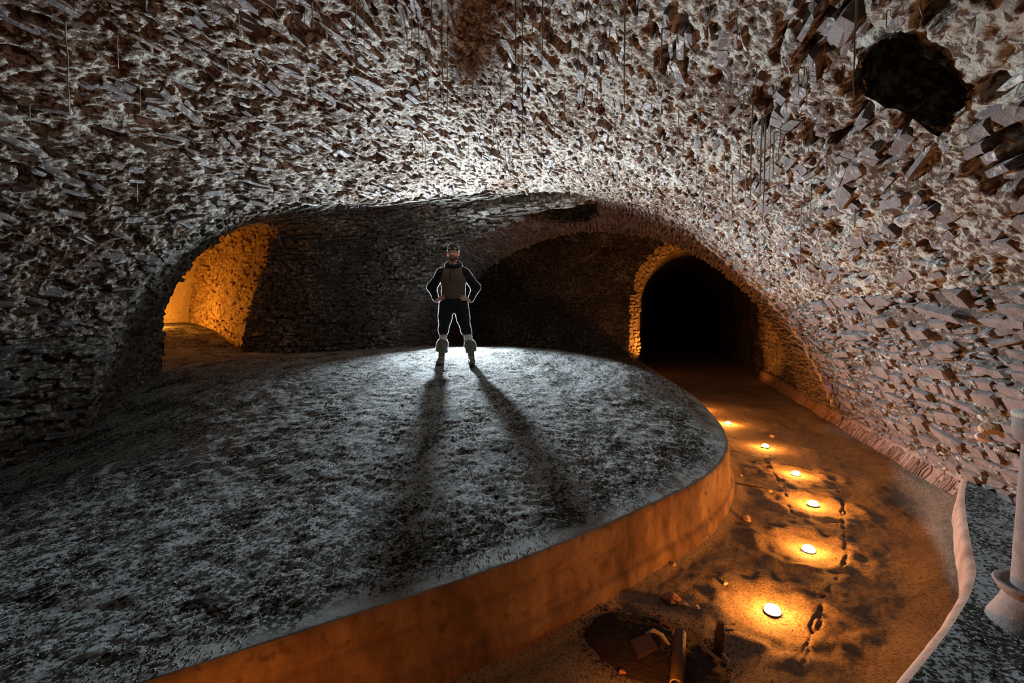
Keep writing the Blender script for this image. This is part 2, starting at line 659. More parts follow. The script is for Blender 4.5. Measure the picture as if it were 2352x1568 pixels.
# wall with the tunnel mouth (front of the dark chamber's far side)
def outer_frame(n=24):
    pts = [(-5.9, 14.15, -0.12), (-5.9, 14.15, 1.2), (-5.9, 14.15, 2.2)]
    for k in range(n + 1):
        w = math.pi * (1 - k / n)
        c, s = math.cos(w), math.sin(w)
        m = max(abs(c), abs(s))
        x = -1.5 + 4.4 * c / m
        pts.append((x, 14.15, 2.2 + 2.6 * s / m))
    pts += [(2.9, 14.15, 1.0), (2.9, 14.15, 0.5), (2.9, 14.15, -0.12)]
    return pts


S_far = Patch(bridge(outer_frame(), tunnel_curve(TUN_R + 0.27, 14.15), 40, 160), (-2, 10, 1.5))
S_end = Patch(bridge([tuple(PAS_F[0]), tuple(PAS_F[2]), tuple(PAS_F[4]), tuple(PAS_F[5]), tuple(PAS_F[6])],
                     [tuple(PAS_F[-1]), tuple(PAS_F[-2]), tuple(PAS_F[-4]), tuple(PAS_F[-5]), tuple(PAS_F[7])], 30, 30), (-8, 6.5, 1.5))

# holes broken through the vault: outlines taken on the surface itself
HOLE_A = [(1983, 160), (1995, 120), (2025, 92), (2062, 82), (2105, 95), (2125, 128), (2165, 140), (2205, 165), (2238, 195), (2215, 235), (2190, 268), (2160, 292), (2120, 262), (2085, 248), (2045, 235), (2005, 205)]
HOLE_B = [(1203, 490), (1228, 474), (1262, 464), (1292, 452), (1325, 461), (1366, 468), (1371, 490), (1350, 504), (1300, 509), (1250, 507), (1222, 501)]
HOLES = (HOLE_A, HOLE_B)


def build_bvh():
    V, Fs, o = [], [], 0
    for G in PATCHES:
        nu, nv = G.shape[:2]
        V.append(G.reshape(-1, 3))
        Fs.append(grid_faces(nu, nv) + o)
        o += nu * nv
    V = np.concatenate(V)
    Fs = np.concatenate(Fs)
    return BVHTree.FromPolygons([tuple(v) for v in V], [tuple(int(i) for i in f) for f in Fs])


BVH = build_bvh()


def hit(px, py):
    d = ray(px, py)
    h = BVH.ray_cast(Vector((0, 0, H)), Vector(d).normalized())
    return np.array(h[0]) if h[0] else None


# ------------------------------------------------------------------ stones
def stone_template(seed, n=8, boxy=0.8):
    r = np.random.default_rng(seed)
    ang = (np.arange(n) + 0.5) / n * 2 * math.pi + r.uniform(-0.12, 0.12, n)
    c, s = np.cos(ang), np.sin(ang)
    e = 0.30
    x = np.sign(c) * np.abs(c) ** e * 0.5 * r.uniform(0.86, 1.06, n)
    y = np.sign(s) * np.abs(s) ** e * 0.5 * r.uniform(0.84, 1.08, n)
    rings = []
    for z, k, j in ((-0.75, 0.96, 0.02), (0.05, 1.0, 0.04), (0.22, 0.90, 0.05)):
        rings.append(np.stack([x * k + r.normal(0, j * 0.5, n), y * k + r.normal(0, j * 0.6, n), z + r.normal(0, 0.018, n) * (z > 0)], 1))
    V = np.concatenate(rings + [np.array([[r.normal(0, 0.1), r.normal(0, 0.1), 0.235 + r.normal(0, 0.015)]])])
    tr = []
    for i in range(2):
        for k in range(n):
            k2 = (k + 1) % n
            a, b, c_, d = i * n + k, i * n + k2, (i + 1) * n + k2, (i + 1) * n + k
            tr += [(a, b, c_), (a, c_, d)]
    for k in range(n):
        tr.append((2 * n + k, 2 * n + (k + 1) % n, 3 * n))
    return V, np.array(tr)


TEMPL = [stone_template(100 + i, 7 + (i % 3)) for i in range(14)]


def lay_stones(S, rows_h, lens, out, tilt=0.12, yaw=0.10, fill=0.8, depth=0.16, vr=(0, 1), seed=1, holes=()):
    """courses of slabs; rows_h, lens, out are (lo, hi) in metres. Returns list of (T, size, centre, matrix 3x3)."""
    r = np.random.default_rng(seed)
    lu, lv = S.lengths()
    res = []
    v = vr[0] + 0.01
    while v < vr[1] - 0.005:
        hrow = r.uniform(*rows_h)
        Pv = S.P(np.linspace(0, 1, 60), np.full(60, v + hrow / lv / 2))
        L = np.linalg.norm(np.diff(Pv, axis=0), axis=1).sum()
        u = r.uniform(-0.1, 0.0) * 0.3
        while u < 1:
            ln = r.uniform(*lens) * r.choice([0.6, 1.0, 1.0, 1.35])
            if 0 <= u + ln / L / 2 <= 1 and r.random() < fill:
                hs = hrow * r.uniform(0.6, 1.0)
                res.append((u + ln / L / 2, v + hrow / lv / 2 + r.uniform(-0.2, 0.2) * hrow / lv, ln * 0.94, hs, r.uniform(*out)))
            u += (ln + r.uniform(0.005, 0.04)) / L
        v += (hrow + r.uniform(0.0, 0.015)) / lv
    if not res:
        return []
    A = np.array(res)
    u, v = A[:, 0], np.clip(A[:, 1], 0, 1)
    C = S.P(u, v)
    N = S.normal(u, v)
    e = 0.004
    T = S.P(np.clip(u + e, 0, 1), v) - S.P(np.clip(u - e, 0, 1), v)
    T -= N * np.sum(T * N, 1)[:, None]
    T /= np.linalg.norm(T, axis=1)[:, None] + 1e-9
    B = np.cross(N, T)
    ya = r.normal(0, yaw, len(A))[:, None]
    T2 = T * np.cos(ya) + B * np.sin(ya)
    B2 = np.cross(N, T2)
    ti = r.normal(0, tilt, len(A))[:, None]
    tj = r.normal(0, tilt * 0.5, len(A))[:, None]
    N3 = N * np.cos(ti) + B2 * np.sin(ti) + T2 * tj
    N3 /= np.linalg.norm(N3, axis=1)[:, None]
    T3 = T2 - N3 * np.sum(T2 * N3, 1)[:, None]
    T3 /= np.linalg.norm(T3, axis=1)[:, None]
    B3 = np.cross(N3, T3)
    dz = np.full(len(A), depth) * r.uniform(0.8, 1.2, len(A))
    C = C + N * (A[:, 4] - 0.22 * dz)[:, None]
    keep = np.ones(len(A), bool)
    if holes:
        px, py, dep = project(C)
        for h in holes:
            keep &= ~in_poly(px, py, h)
            for sgn in (-0.8, 0.8):
                for T_, k_ in ((T3, 2), (B3, 3)):
                    qx, qy, qd = project(C + T_ * A[:, k_:k_ + 1] * sgn)
                    keep &= ~in_poly(qx, qy, h)
    Mx = np.stack([T3 * A[:, 2:3], B3 * A[:, 3:4], N3 * dz[:, None]], 2)
    return [(int(r.integers(len(TEMPL))), C[i], Mx[i], A[i, 2] * A[i, 3]) for i in range(len(A)) if keep[i]]


def put_stones(stones, parent, mat, singles=300, stuff_name='small_stones'):
    """the largest ones in view become parts of their own, the rest one joined part."""
    if not stones:
        return
    C = np.array([s[1] for s in stones])
    px, py, dep = project(C)
    area = np.array([s[3] for s in stones])
    score = area / np.maximum(dep, 0.3) ** 2
    vis = (px > -10) & (px < 2362) & (py > -10) & (py < 1578) & (dep > 0.3)
    score = np.where(vis, score, -1)
    order = np.argsort(-score)
    meshes = {}
    n_single = 0
    single = set()
    for i in order[:singles]:
        if score[i] <= 0:
            break
        t, c, mx, _ = stones[i]
        if t not in meshes:
            me = mesh_arrays('stone', *TEMPL[t])
            me.materials.append(mat)
            meshes[t] = me
        o = bpy.data.objects.new('stone', meshes[t])
        m4 = Matrix.Identity(4)
        for a in range(3):
            for b in range(3):
                m4[a][b] = mx[a][b]
            m4[a][3] = c[a]
        o.parent = parent
        o.matrix_local = m4
        COL.objects.link(o)
        single.add(i)
    Vs, Fs, off = [], [], 0
    for i, (t, c, mx, _) in enumerate(stones):
        if i in single:
            continue
        V, Fc = TEMPL[t]
        Vs.append(V @ mx.T + c)
        Fs.append(Fc + off)
        off += len(V)
    if Vs:
        me = mesh_arrays(stuff_name, np.concatenate(Vs), np.concatenate(Fs))
        link(stuff_name, me, mat, parent, kind='stuff')


# deeper hollows where masonry has dropped out: (sight line, radius, depth)
HOLLOWS = [(hit(a, b), r, d) for a, b, r, d in ((2338, 372, 0.15, 0.20), (1905, 45, 0.15, 0.14), (1545, 135, 0.12, 0.12), (1570, 60, 0.07, 0.09), (2290, 195, 0.05, 0.12), (1860, 320, 0.06, 0.10), (700, 60, 0.13, 0.08), (560, 240, 0.10, 0.08))]


def hollow(p):
    o = 0
    for c, r, d in HOLLOWS:
        q = np.linalg.norm((p - c) * np.array([1, 0.75, 1]), axis=1) / r
        o = o + d * (1 - sstep(0.35, 1.15, q))
    return o


# relief of the mortar bed
def disp_vault(p):
    a = fbm(p * 3.2, 3, 11)
    b = fbm(p * np.array([10, 7, 10]), 3, 21)
    c = gnoise(p * 30, 31)
    holes = sstep(0.18, 0.34, gnoise(p * np.array([9.5, 4.2, 9.5]), 41))
    e = fbm(p * np.array([19, 12, 19]), 2, 33)
    pits = sstep(0.22, 0.4, gnoise(p * np.array([15, 8, 15]), 43))
    return 0.035 * a + 0.03 * b + 0.017 * e + 0.014 * c + 0.011 * gnoise(p * 47, 35) - 0.10 * holes - 0.035 * pits + 0.012 - hollow(p)


def disp_wall(p):
    a = fbm(p * 2.6, 3, 12)
    b = fbm(p * np.array([9, 6, 12]), 3, 22)
    c = gnoise(p * 34, 32)
    holes = sstep(0.2, 0.36, gnoise(p * np.array([6, 3.0, 9.0]), 42))
    e = fbm(p * np.array([22, 15, 26]), 2, 34)
    return 0.022 * a + 0.016 * b + 0.020 * e + 0.010 * c - 0.07 * holes - 0.018


def disp_low(p):
    return 0.03 * fbm(p * 2.6, 3, 13) + 0.035 * fbm(p * 11, 3, 23) - 0.005


def structure(name, S, res, disp, mat, label, holes=()):
    V, Fc = S.dense(res, disp, holes)
    me = mesh_arrays(name, V, Fc, True)
    return link(name, me, mat, None, label, None, None, 'structure')


ceiling = structure('ceiling', S_ceil, 0.0168, disp_vault, M['mortar_vault'], 'great rubble vault crusted with pale lime over the whole chamber', HOLES)
put_stones(lay_stones(S_ceil, (0.035, 0.085), (0.11, 0.34), (-0.05, 0.04), 0.20, 0.18, 0.78, 0.20, (0, 1), 3, HOLES), ceiling, M['stone_vault'], 240)

put_stones(lay_stones(S_ceil, (0.06, 0.13), (0.16, 0.44), (-0.01, 0.035), 0.12, 0.12, 0.40, 0.18, (0, 0.17), 45, HOLES), ceiling, M['stone_wall'], 60, 'small_slabs')

wall_right = structure('wall_right', S_right, 0.0165, disp_wall, M['mortar_wall'], 'right wall of long flat slate slabs above the plaster skirting', HOLES)
put_stones(lay_stones(S_right, (0.028, 0.06), (0.07, 0.24), (-0.025, 0.022), 0.22, 0.14, 0.86, 0.13, (0.05, 1), 25, HOLES), wall_right, M['slate_chip'], 100, 'small_chips')
put_stones(lay_stones(S_right, (0.06, 0.15), (0.16, 0.48), (0.004, 0.036), 0.07, 0.07, 0.52, 0.16, (0.05, 1), 5, HOLES), wall_right, M['stone_wall'], 200)

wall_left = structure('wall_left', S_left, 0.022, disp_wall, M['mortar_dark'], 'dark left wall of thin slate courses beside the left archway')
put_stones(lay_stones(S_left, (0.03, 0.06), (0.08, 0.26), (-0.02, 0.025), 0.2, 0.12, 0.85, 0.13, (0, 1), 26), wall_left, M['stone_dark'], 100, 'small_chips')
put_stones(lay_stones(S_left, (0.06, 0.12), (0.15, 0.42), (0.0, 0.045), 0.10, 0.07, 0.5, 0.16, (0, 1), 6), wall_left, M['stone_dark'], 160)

arch = structure('trim_1', S_arch, 0.022, disp_wall, M['mortar_wall'], 'wide stone arch band between the vault and the dark tunnel', HOLES)
put_stones(lay_stones(S_arch, (0.04, 0.08), (0.14, 0.34), (-0.015, 0.035), 0.16, 0.10, 0.85, 0.14, (0, 1), 7, HOLES), arch, M['stone_wall'], 300)

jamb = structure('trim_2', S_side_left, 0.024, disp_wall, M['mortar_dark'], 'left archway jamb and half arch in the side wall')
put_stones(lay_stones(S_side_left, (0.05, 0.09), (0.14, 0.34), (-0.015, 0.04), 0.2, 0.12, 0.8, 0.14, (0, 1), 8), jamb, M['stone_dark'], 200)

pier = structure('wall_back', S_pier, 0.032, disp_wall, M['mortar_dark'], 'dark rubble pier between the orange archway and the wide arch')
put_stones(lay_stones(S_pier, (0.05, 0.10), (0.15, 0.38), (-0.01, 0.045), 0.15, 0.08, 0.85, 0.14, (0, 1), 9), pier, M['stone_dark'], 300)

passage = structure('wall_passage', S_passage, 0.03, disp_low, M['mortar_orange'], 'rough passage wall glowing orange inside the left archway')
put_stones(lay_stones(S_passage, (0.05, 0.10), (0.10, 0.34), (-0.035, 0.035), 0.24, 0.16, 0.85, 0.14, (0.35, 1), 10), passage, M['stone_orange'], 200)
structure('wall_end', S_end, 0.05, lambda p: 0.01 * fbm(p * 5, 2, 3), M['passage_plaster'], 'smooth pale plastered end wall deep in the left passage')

chamber = structure('wall_chamber', S_chamber, 0.05, disp_low, M['mortar_wall'], 'unlit chamber walls behind the wide arch')
put_stones(lay_stones(S_chamber, (0.07, 0.13), (0.18, 0.42), (-0.01, 0.04), 0.12, 0.06, 0.85, 0.14, (0.0, 0.25), 12), chamber, M['stone_wall'], 120)
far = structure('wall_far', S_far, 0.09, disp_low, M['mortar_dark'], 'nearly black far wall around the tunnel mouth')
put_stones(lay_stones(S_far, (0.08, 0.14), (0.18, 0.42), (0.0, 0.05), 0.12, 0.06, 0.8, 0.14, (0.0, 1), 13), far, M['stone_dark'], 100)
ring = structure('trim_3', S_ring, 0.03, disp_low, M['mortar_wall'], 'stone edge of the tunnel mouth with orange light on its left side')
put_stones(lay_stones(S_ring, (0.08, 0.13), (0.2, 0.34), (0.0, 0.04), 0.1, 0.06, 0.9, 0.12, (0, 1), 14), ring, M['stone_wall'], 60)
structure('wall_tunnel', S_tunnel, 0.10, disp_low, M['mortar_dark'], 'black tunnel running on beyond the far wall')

# shafts above the two holes
def shaft(poly, up, name, label_mat):
    ringp = []
    for k in range(len(poly)):
        a, b = np.array(poly[k]), np.array(poly[(k + 1) % len(poly)])
        for s in (0, 0.5):
            q = hit(*(a * (1 - s) + b * s))
            if q is not None:
                ringp.append(q)
    R = np.array(ringp)
    c = R.mean(0)
    up = np.asarray(up, float)
    rows = []
    for k in range(14):
        f = k / 13
        rr = c + (R - c) * (1.06 + 0.12 * math.sin(f * 3)) + up * (f * 1.0 - 0.03)
        rows.append(rr)
    rows.append(np.repeat((c + up * 1.02)[None], len(R), 0))
    G = np.array(rows)
    G = np.concatenate([G, G[:, :1]], 1)
    D = 0.05 * fbm(G.reshape(-1, 3) * 6, 3, 77).reshape(G.shape[:2])
    out = G - c
    out /= np.linalg.norm(out, axis=2)[..., None] + 1e-6
    G = G + out * D[..., None]
    nu, nv = G.shape[:2]
    me = mesh_arrays(name, G.reshape(-1, 3), grid_faces(nu, nv), True)
    return link(name, me, label_mat, ceiling)


shaft(HOLE_A, (0.55, 0.25, 0.8), 'broken_shaft', M['mortar_dark'])
shaft(HOLE_B, (0.0, 0.35, 0.9), 'broken_shaft', M['mortar_dark'])

# ------------------------------------------------------------------ mound
RIM = np.array([(-3.60, -0.9), (-2.55, 0.10), (-1.95, 0.80), (-1.66, 1.16), (-1.32, 1.54), (-0.64, 2.33), (-0.04, 3.20), (0.41, 3.96), (0.66, 4.70), (0.77, 5.70), (0.72, 6.70), (0.58, 7.60),
                (0.40, 8.60), (0.20, 10.0), (-0.10, 12.0), (-0.5, 14.1)])


def rim_x(y):
    return hermite(RIM[:, 1], RIM[:, :1], np.asarray(y, float).ravel())[:, 0].reshape(np.shape(y))


ctrl = [(x, y, 0.44) for x, y in RIM[:10]] + [(0.72, 6.7, 0.46), (0.58, 7.6, 0.50), (0.40, 8.6, 0.52), (0.2, 10, 0.5), (-0.1, 12, 0.48), (-0.5, 14.1, 0.48)]
ctrl += [(-2.81, 6.57, 0.985), (-2.6, 8.0, 1.105), (-0.72, 8.5, 0.93), (-0.13, 8.0, 0.82), (0.33, 7.5, 0.70), (-5.7, 3.5, 0.50), (-5.45, 2.68, 0.25), (-6.5, 4.95, 0.92), (-7.9, 7.6, 1.0),
         (-4.95, 8.45, 1.07), (-5.4, 1.0, 0.05), (-5.4, -0.9, 0.0), (-3, 3.6, 0.66), (-9.3, 8.25, 1.38), (-9.3, 6.6, 1.38), (-10.6, 8.8, 1.52), (-10.6, 7.0, 1.52), (-12, 9, 1.6), (-12, 6, 1.6),
         (-4, 10.5, 0.95), (-2, 11, 0.85), (-4, 14, 0.7), (-2, 14, 0.6), (-1.3, 7.0, 0.87), (-4.3, 6.0, 0.98), (-8.0, 3.0, 0.6), (-9, 0, 0.3), (-8, 11, 1.0), (-8, 14, 0.8)]
CT = np.array(ctrl)


def tps_fit(C):
    n = len(C)
    d = np.linalg.norm(C[:, None, :2] - C[None, :, :2], axis=2)
    K = np.where(d > 0, d * d * np.log(d + 1e-9), 0) + np.eye(n) * 0.02
    Pm = np.concatenate([np.ones((n, 1)), C[:, :2]], 1)
    A = np.block([[K, Pm], [Pm.T, np.zeros((3, 3))]])
    return np.linalg.solve(A, np.concatenate([C[:, 2], np.zeros(3)]))


W = tps_fit(CT)


def mound_z(x, y):
    x, y = np.asarray(x, float), np.asarray(y, float)
    sh = x.shape
    x, y = x.ravel(), y.ravel()
    z = W[-3] + W[-2] * x + W[-1] * y
    for i in range(len(CT)):
        d2 = (x - CT[i, 0]) ** 2 + (y - CT[i, 1]) ** 2
        z = z + W[i] * 0.5 * d2 * np.log(d2 + 1e-12)
    return z.reshape(sh)


def mound_relief(x, y, d):
    p = np.stack([x * 0.8 + y * 0.5, (y * 0.8 - x * 0.5) * 0.6, x * 0], -1)
    n1 = fbm(p * 1.7, 3, 51)
    q = np.stack([x, y, x * 0 + 3.3], -1)
    n2 = fbm(q * 7, 3, 52)
    n3 = gnoise(q * 21, 53)
    n4 = gnoise(q * 44, 54)
    clump = sstep(-0.15, 0.3, fbm(p * 3.1, 3, 55))
    edge = sstep(0.05, 0.35, d)
    return edge * (0.022 * n1 + 0.008 * n2 + (0.35 + 0.65 * clump) * (0.009 * n3 + 0.017 * n4)) + 0.004 * n2


NYM, NXM = 510, 500
yy = np.concatenate([np.linspace(-0.9, 6.8, 400), np.linspace(6.83, 14.1, NYM - 400)])
ss = np.linspace(0, 1, NXM) ** 1.18
Yg, Sg = np.meshgrid(yy, ss, indexing='ij')
Xr = rim_x(yy)[:, None]
Xg = Xr + (-12.5 - Xr) * Sg
Dg = Xr - Xg
Zg = mound_z(Xg, Yg) + mound_relief(Xg, Yg, Dg) - 0.007 * np.exp(-Dg / 0.006)
me = mesh_arrays('floor_mound', np.stack([Xg, Yg, Zg], -1).reshape(-1, 3), grid_faces(NYM, NXM, None, False), True)
band = 1 - sstep(0.05, 0.22, Dg + 0.22 * fbm(np.stack([Xg, Yg, Xg * 0 + 5], -1) * 3.0, 3, 57))
at = me.attributes.new('cement', 'FLOAT', 'POINT')
at.data.foreach_set('value', band.astype(np.float32).ravel())
mound = link('floor_mound', me, M['mound'], None, 'broad grey gritty concrete mound with a rendered rim, where the man stands', None, None, 'structure')

# rendered rim face of the mound (part)
yr = np.linspace(-0.9, 14.0, 760)
prof = [(-0.003, -0.004), (0.004, 0.006), (0.010, 0.03), (0.018, 0.10), (0.022, 0.18), (0.026, 0.26), (0.030, 0.31), (0.055, 0.335), (0.065, 0.40), (0.075, 0.50)]
pr = resample(np.array(prof), 36)
xr = rim_x(yr)
tx, ty = np.gradient(xr), np.gradient(yr)
ln = np.hypot(tx, ty)
nx, ny = ty / ln, -tx / ln
ztop = mound_z(xr, yr) - 0.004
# cracks along the face: (y along the rim, depth below the lip)
FX = xr[:, None] + nx[:, None] * pr[None, :, 0]
FY = yr[:, None] + ny[:, None] * pr[None, :, 0]
FZ = ztop[:, None] - pr[None, :, 1]
fp = np.stack([FX, FY, FZ], -1)
fd = 0.010 * fbm(fp.reshape(-1, 3) * 5, 3, 61).reshape(FX.shape) + 0.004 * gnoise(fp.reshape(-1, 3) * 30, 62).reshape(FX.shape)
arc = np.concatenate([[0], np.cumsum(np.hypot(np.diff(xr), np.diff(yr)))])
crk_line = 0.13 + 0.06 * gnoise(np.stack([arc * 1.7, arc * 0, arc * 0], -1), 63) + 0.03 * gnoise(np.stack([arc * 7, arc * 0, arc * 0], -1), 64)
dist = np.abs(pr[None, :, 1] - crk_line[:, None])
near = (sstep(0.5, 1.2, yr) * (1 - sstep(2.6, 3.3, yr)))[:, None]
fd = fd - near * 0.02 * np.exp(-(dist / 0.010) ** 2)
fade = np.minimum(1, pr[None, :, 1] / 0.03)
FX += nx[:, None] * fd * fade
FY += ny[:, None] * fd * fade
me = mesh_arrays('rim_face', np.stack([FX, FY, FZ], -1).reshape(-1, 3), grid_faces(len(yr), len(pr), None, True), True)
link('rim_face', me, M['rim'], mound, 'rendered rim face with cracks and damp streaks')

# loose grit on the mound
def scatter_grit(n, seed, xyz, size, name, mat, parent):
    r = np.random.default_rng(seed)
    P = xyz(r, n)
    n = len(P)
    base = np.array([(1, 0, -0.4), (-1, 0, -0.4), (0, 1, -0.4), (0, -1, -0.4), (0.25, 0.15, 0.75), ], float)
    tri = np.array([(0, 2, 4), (2, 1, 4), (1, 3, 4), (3, 0, 4)])
    sz = size(r, n)
    V = base[None] * sz[:, None, None] * r.uniform(0.5, 1.1, (n, 5, 1))
    V[:, :, 2] *= 0.7
    a = r.uniform(0, 6.28, n)
    c, s = np.cos(a)[:, None], np.sin(a)[:, None]
    X = V[:, :, 0] * c - V[:, :, 1] * s
    Y = V[:, :, 0] * s + V[:, :, 1] * c
    V = np.stack([X, Y, V[:, :, 2]], -1) + P[:, None, :]
    Fc = tri[None] + (np.arange(n) * 5)[:, None, None]
    me = mesh_arrays(name, V.reshape(-1, 3), Fc.reshape(-1, 3))
    return link(name, me, mat, parent, kind='stuff')


def grit_pts(r, n):
    y = r.uniform(0.2, 8.6, n)
    x = rim_x(y) - 0.03 - r.random(n) ** 1.3 * 6.2
    p = np.stack([x * 0.8 + y * 0.5, (y * 0.8 - x * 0.5) * 0.6, x * 0], -1)
    k = fbm(p * 3.1, 3, 55) + r.normal(0, 0.12, n) > 0.02
    x, y = x[k], y[k]
    d = rim_x(y) - x
    return np.stack([x, y, mound_z(x, y) + mound_relief(x, y, d) + 0.002], -1)


M['grit'] = mat_plain('grit', (0.24, 0.245, 0.24), 0.6, 0.5, 0, (60, 0.5, 0.01), (0.06, 0.058, 0.048))
scatter_grit(85000, 4, grit_pts, lambda r, n: 0.003 + 0.0052 * r.random(n) ** 1.8, 'loose_grit', M['grit'], mound)

# ------------------------------------------------------------------ channel floor
SLAB = np.array([(-1.05, -0.9), (-0.55, 0.2), (0.10, 1.15), (0.50, 1.65), (0.94, 2.20), (1.35, 2.72), (1.68, 3.20), (1.92, 3.70), (2.16, 4.22), (2.42, 4.75), (2.70, 5.25), (2.95, 5.7)])


def slab_x(y):
    return hermite(SLAB[:, 1], SLAB[:, :1], np.asarray(y, float).ravel())[:, 0].reshape(np.shape(y))


def polyline_dist(x, y, L):
    best = np.full(x.shape, 1e9)
    for a, b in zip(L[:-1], L[1:]):
        ax, ay = a[0], a[1]
        dx, dy = b[0] - ax, b[1] - ay
        t = np.clip(((x - ax) * dx + (y - ay) * dy) / (dx * dx + dy * dy + 1e-9), 0, 1)
        best = np.minimum(best, np.hypot(x - ax - t * dx, y - ay - t * dy))
    return best


CRACKS = [[at_z(*p, 0) for p in L] for L in (
    [(1770, 1040), (1800, 1058), (1880, 1090), (1925, 1112), (1937, 1150), (1938, 1200), (1945, 1260), (1930, 1310), (1895, 1350), (1880, 1400), (1858, 1450), (1840, 1500)],
    [(1755, 1045), (1765, 1065), (1800, 1110), (1810, 1150), (1825, 1180)],
    [(1300, 1375), (1380, 1375), (1430, 1385), (1475, 1415), (1520, 1440)])]
SCREED = [at_z(*p, 0) for p in [(2060, 1100), (2005, 1122), (2010, 1140), (2060, 1170), (2110, 1200), (2150, 1225), (2150, 1250), (2148, 1280), (2158, 1310), (2170, 1340)]]
LAMP_PX = [(1672, 968), (1758, 1021), (1828, 1081), (1868, 1148), (1858, 1246), (1775, 1386)]
LAMPS = [at_z(px, py, 0.0) for px, py in LAMP_PX]


def floor_z(x, y, relief=True):
    x, y = np.asarray(x, float), np.asarray(y, float)
    xr_ = rim_x(np.clip(y, -0.9, 14.1))
    xs = np.minimum(2.66, slab_x(np.clip(y, -0.9, 5.7)))
    t = np.clip((x - xr_) / np.maximum(xs - xr_, 0.2), 0, 1)
    z = -0.045 * np.sin(np.pi * t) + 0.05 * sstep(0.82, 1.0, t) + 0.05 * (1 - sstep(0.0, 0.10, t))
    if relief:
        p = np.stack([x, y, x * 0 + 1.7], -1)
        z = z + 0.022 * fbm(p * 1.6, 3, 71) + 0.007 * fbm(p * 6, 3, 72) + 0.004 * gnoise(p * 17, 73) + 0.003 * gnoise(p * 32, 74)
        wob = 0.05 * gnoise(p * 7, 75) + 0.02 * gnoise(p * 25, 78)
        for L in CRACKS:
            d = polyline_dist(x, y, L) + wob
            z = z - 0.02 * sstep(-0.35, 0.1, gnoise(p * 6, 79)) * np.exp(-(d / 0.009) ** 2) + 0.004 * np.exp(-(d / 0.06) ** 2)
        for L in LAMPS[2:]:
            dd = np.hypot(x - L[0], y - L[1])
            z = z - 0.015 * np.exp(-(dd / 0.22) ** 2) + 0.02 * np.exp(-((dd - 0.34) / 0.12) ** 2) * (0.3 + gnoise(p * 8, 76) * 2.5)
        side = polyline_dist(x, y, SCREED) + wob * 0.4
        z = z + 0.016 * sstep(0.25, 0.0, side)
    return z


yf = np.concatenate([np.linspace(-0.9, 7.5, 470), np.linspace(7.55, 14, 150), np.linspace(14.2, 26, 60)])
sf = np.linspace(0, 1, 190)
Yf, Sf = np.meshgrid(yf, sf, indexing='ij')
x0 = rim_x(np.clip(yf, -0.9, 14.1)) - 0.02
x0 = np.where(yf > 14.1, -0.6, x0)
x1 = np.where(yf < 5.7, np.minimum(2.9, slab_x(np.clip(yf, -0.9, 5.7)) + 0.10), 2.95)
Xf = x0[:, None] + (x1 - x0)[:, None] * Sf
Zf = floor_z(Xf, Yf)
me = mesh_arrays('floor', np.stack([Xf, Yf, Zf], -1).reshape(-1, 3), grid_faces(len(yf), len(sf), None, True), True)
floor = link('floor', me, M['floor'], None, 'curved dirt channel floor with cracks running past the lamps', None, None, 'structure')


def floor_grit(r, n):
    y = r.uniform(1.4, 7.5, n)
    a, b = rim_x(y), np.minimum(2.6, slab_x(np.clip(y, -0.9, 5.7)))
    x = a + 0.05 + (b - a - 0.1) * r.random(n)
    return np.stack([x, y, floor_z(x, y)], -1)


M['crumb'] = mat_plain('earth_crumb', (0.28, 0.20, 0.14), 0.8, 0.3, 0, (60, 0.5, 0.01), (0.10, 0.07, 0.05))
scatter_grit(5000, 8, floor_grit, lambda r, n: 0.003 + 0.008 * r.random(n) ** 3, 'loose_crumbs', M['crumb'], floor)

# ------------------------------------------------------------------ near slab on the right
ys = np.linspace(-0.9, 5.7, 280)
sx = slab_x(ys)
tx, ty = np.gradient(sx), np.gradient(ys)
ln = np.hypot(tx, ty)
nx, ny = -ty / ln, tx / ln              # towards the channel
prof = [(0.13, -0.06), (0.075, 0.03), (0.055, 0.10), (0.05, 0.17), (0.045, 0.205), (0.03, 0.228), (0.0, 0.242)]
pr = resample(np.array(prof), 26)
FX = sx[:, None] + 0.055 + nx[:, None] * pr[None, :, 0]
FY = ys[:, None] + ny[:, None] * pr[None, :, 0]
FZ = np.broadcast_to(pr[None, :, 1], FX.shape).copy()
d = 0.004 * fbm(np.stack([FX, FY, FZ], -1).reshape(-1, 3) * 5, 3, 81).reshape(FX.shape)
FX += nx[:, None] * d; FY += ny[:, None] * d
slab_face = mesh_arrays('kerb_face', np.stack([FX, FY, FZ], -1).reshape(-1, 3), grid_faces(len(ys), len(pr)), True)
NS = 110
sg = np.linspace(0, 1, NS) ** 1.3
xe = sx + 0.055
Xs = xe[:, None] + (3.25 - xe)[:, None] * sg
Ys = np.broadcast_to(ys[:, None], Xs.shape)
q = np.stack([Xs, Ys, Xs * 0 + 9.1], -1)
ed = sstep(0.05, 0.4, Xs - xe[:, None])
Zs = 0.243 + ed * (0.028 * fbm(q * 2.2, 3, 82) + 0.02 * fbm(q * 8, 3, 83) + 0.012 * gnoise(q * 28, 84))
me = mesh_arrays('floor_ledge', np.stack([Xs, Ys, Zs], -1).reshape(-1, 3), grid_faces(len(ys), NS, None, True), True)
ledge = link('floor_ledge', me, M['mound'], None, 'dark gritty raised ledge along the right wall, under the column', None, None, 'structure')
link('kerb_face', slab_face, M['skirting'], ledge, 'smooth plastered kerb with reddish streaks')


def ledge_grit(r, n):
    y = r.uniform(0.8, 5.2, n)
    x = slab_x(y) + 0.12 + r.random(n) * np.maximum(0.1, 2.8 - slab_x(y))
    return np.stack([x, y, np.full(n, 0.245)], -1)


scatter_grit(5000, 9, ledge_grit, lambda r, n: 0.003 + 0.006 * r.random(n) ** 2, 'ledge_grit', M['grit'], ledge)

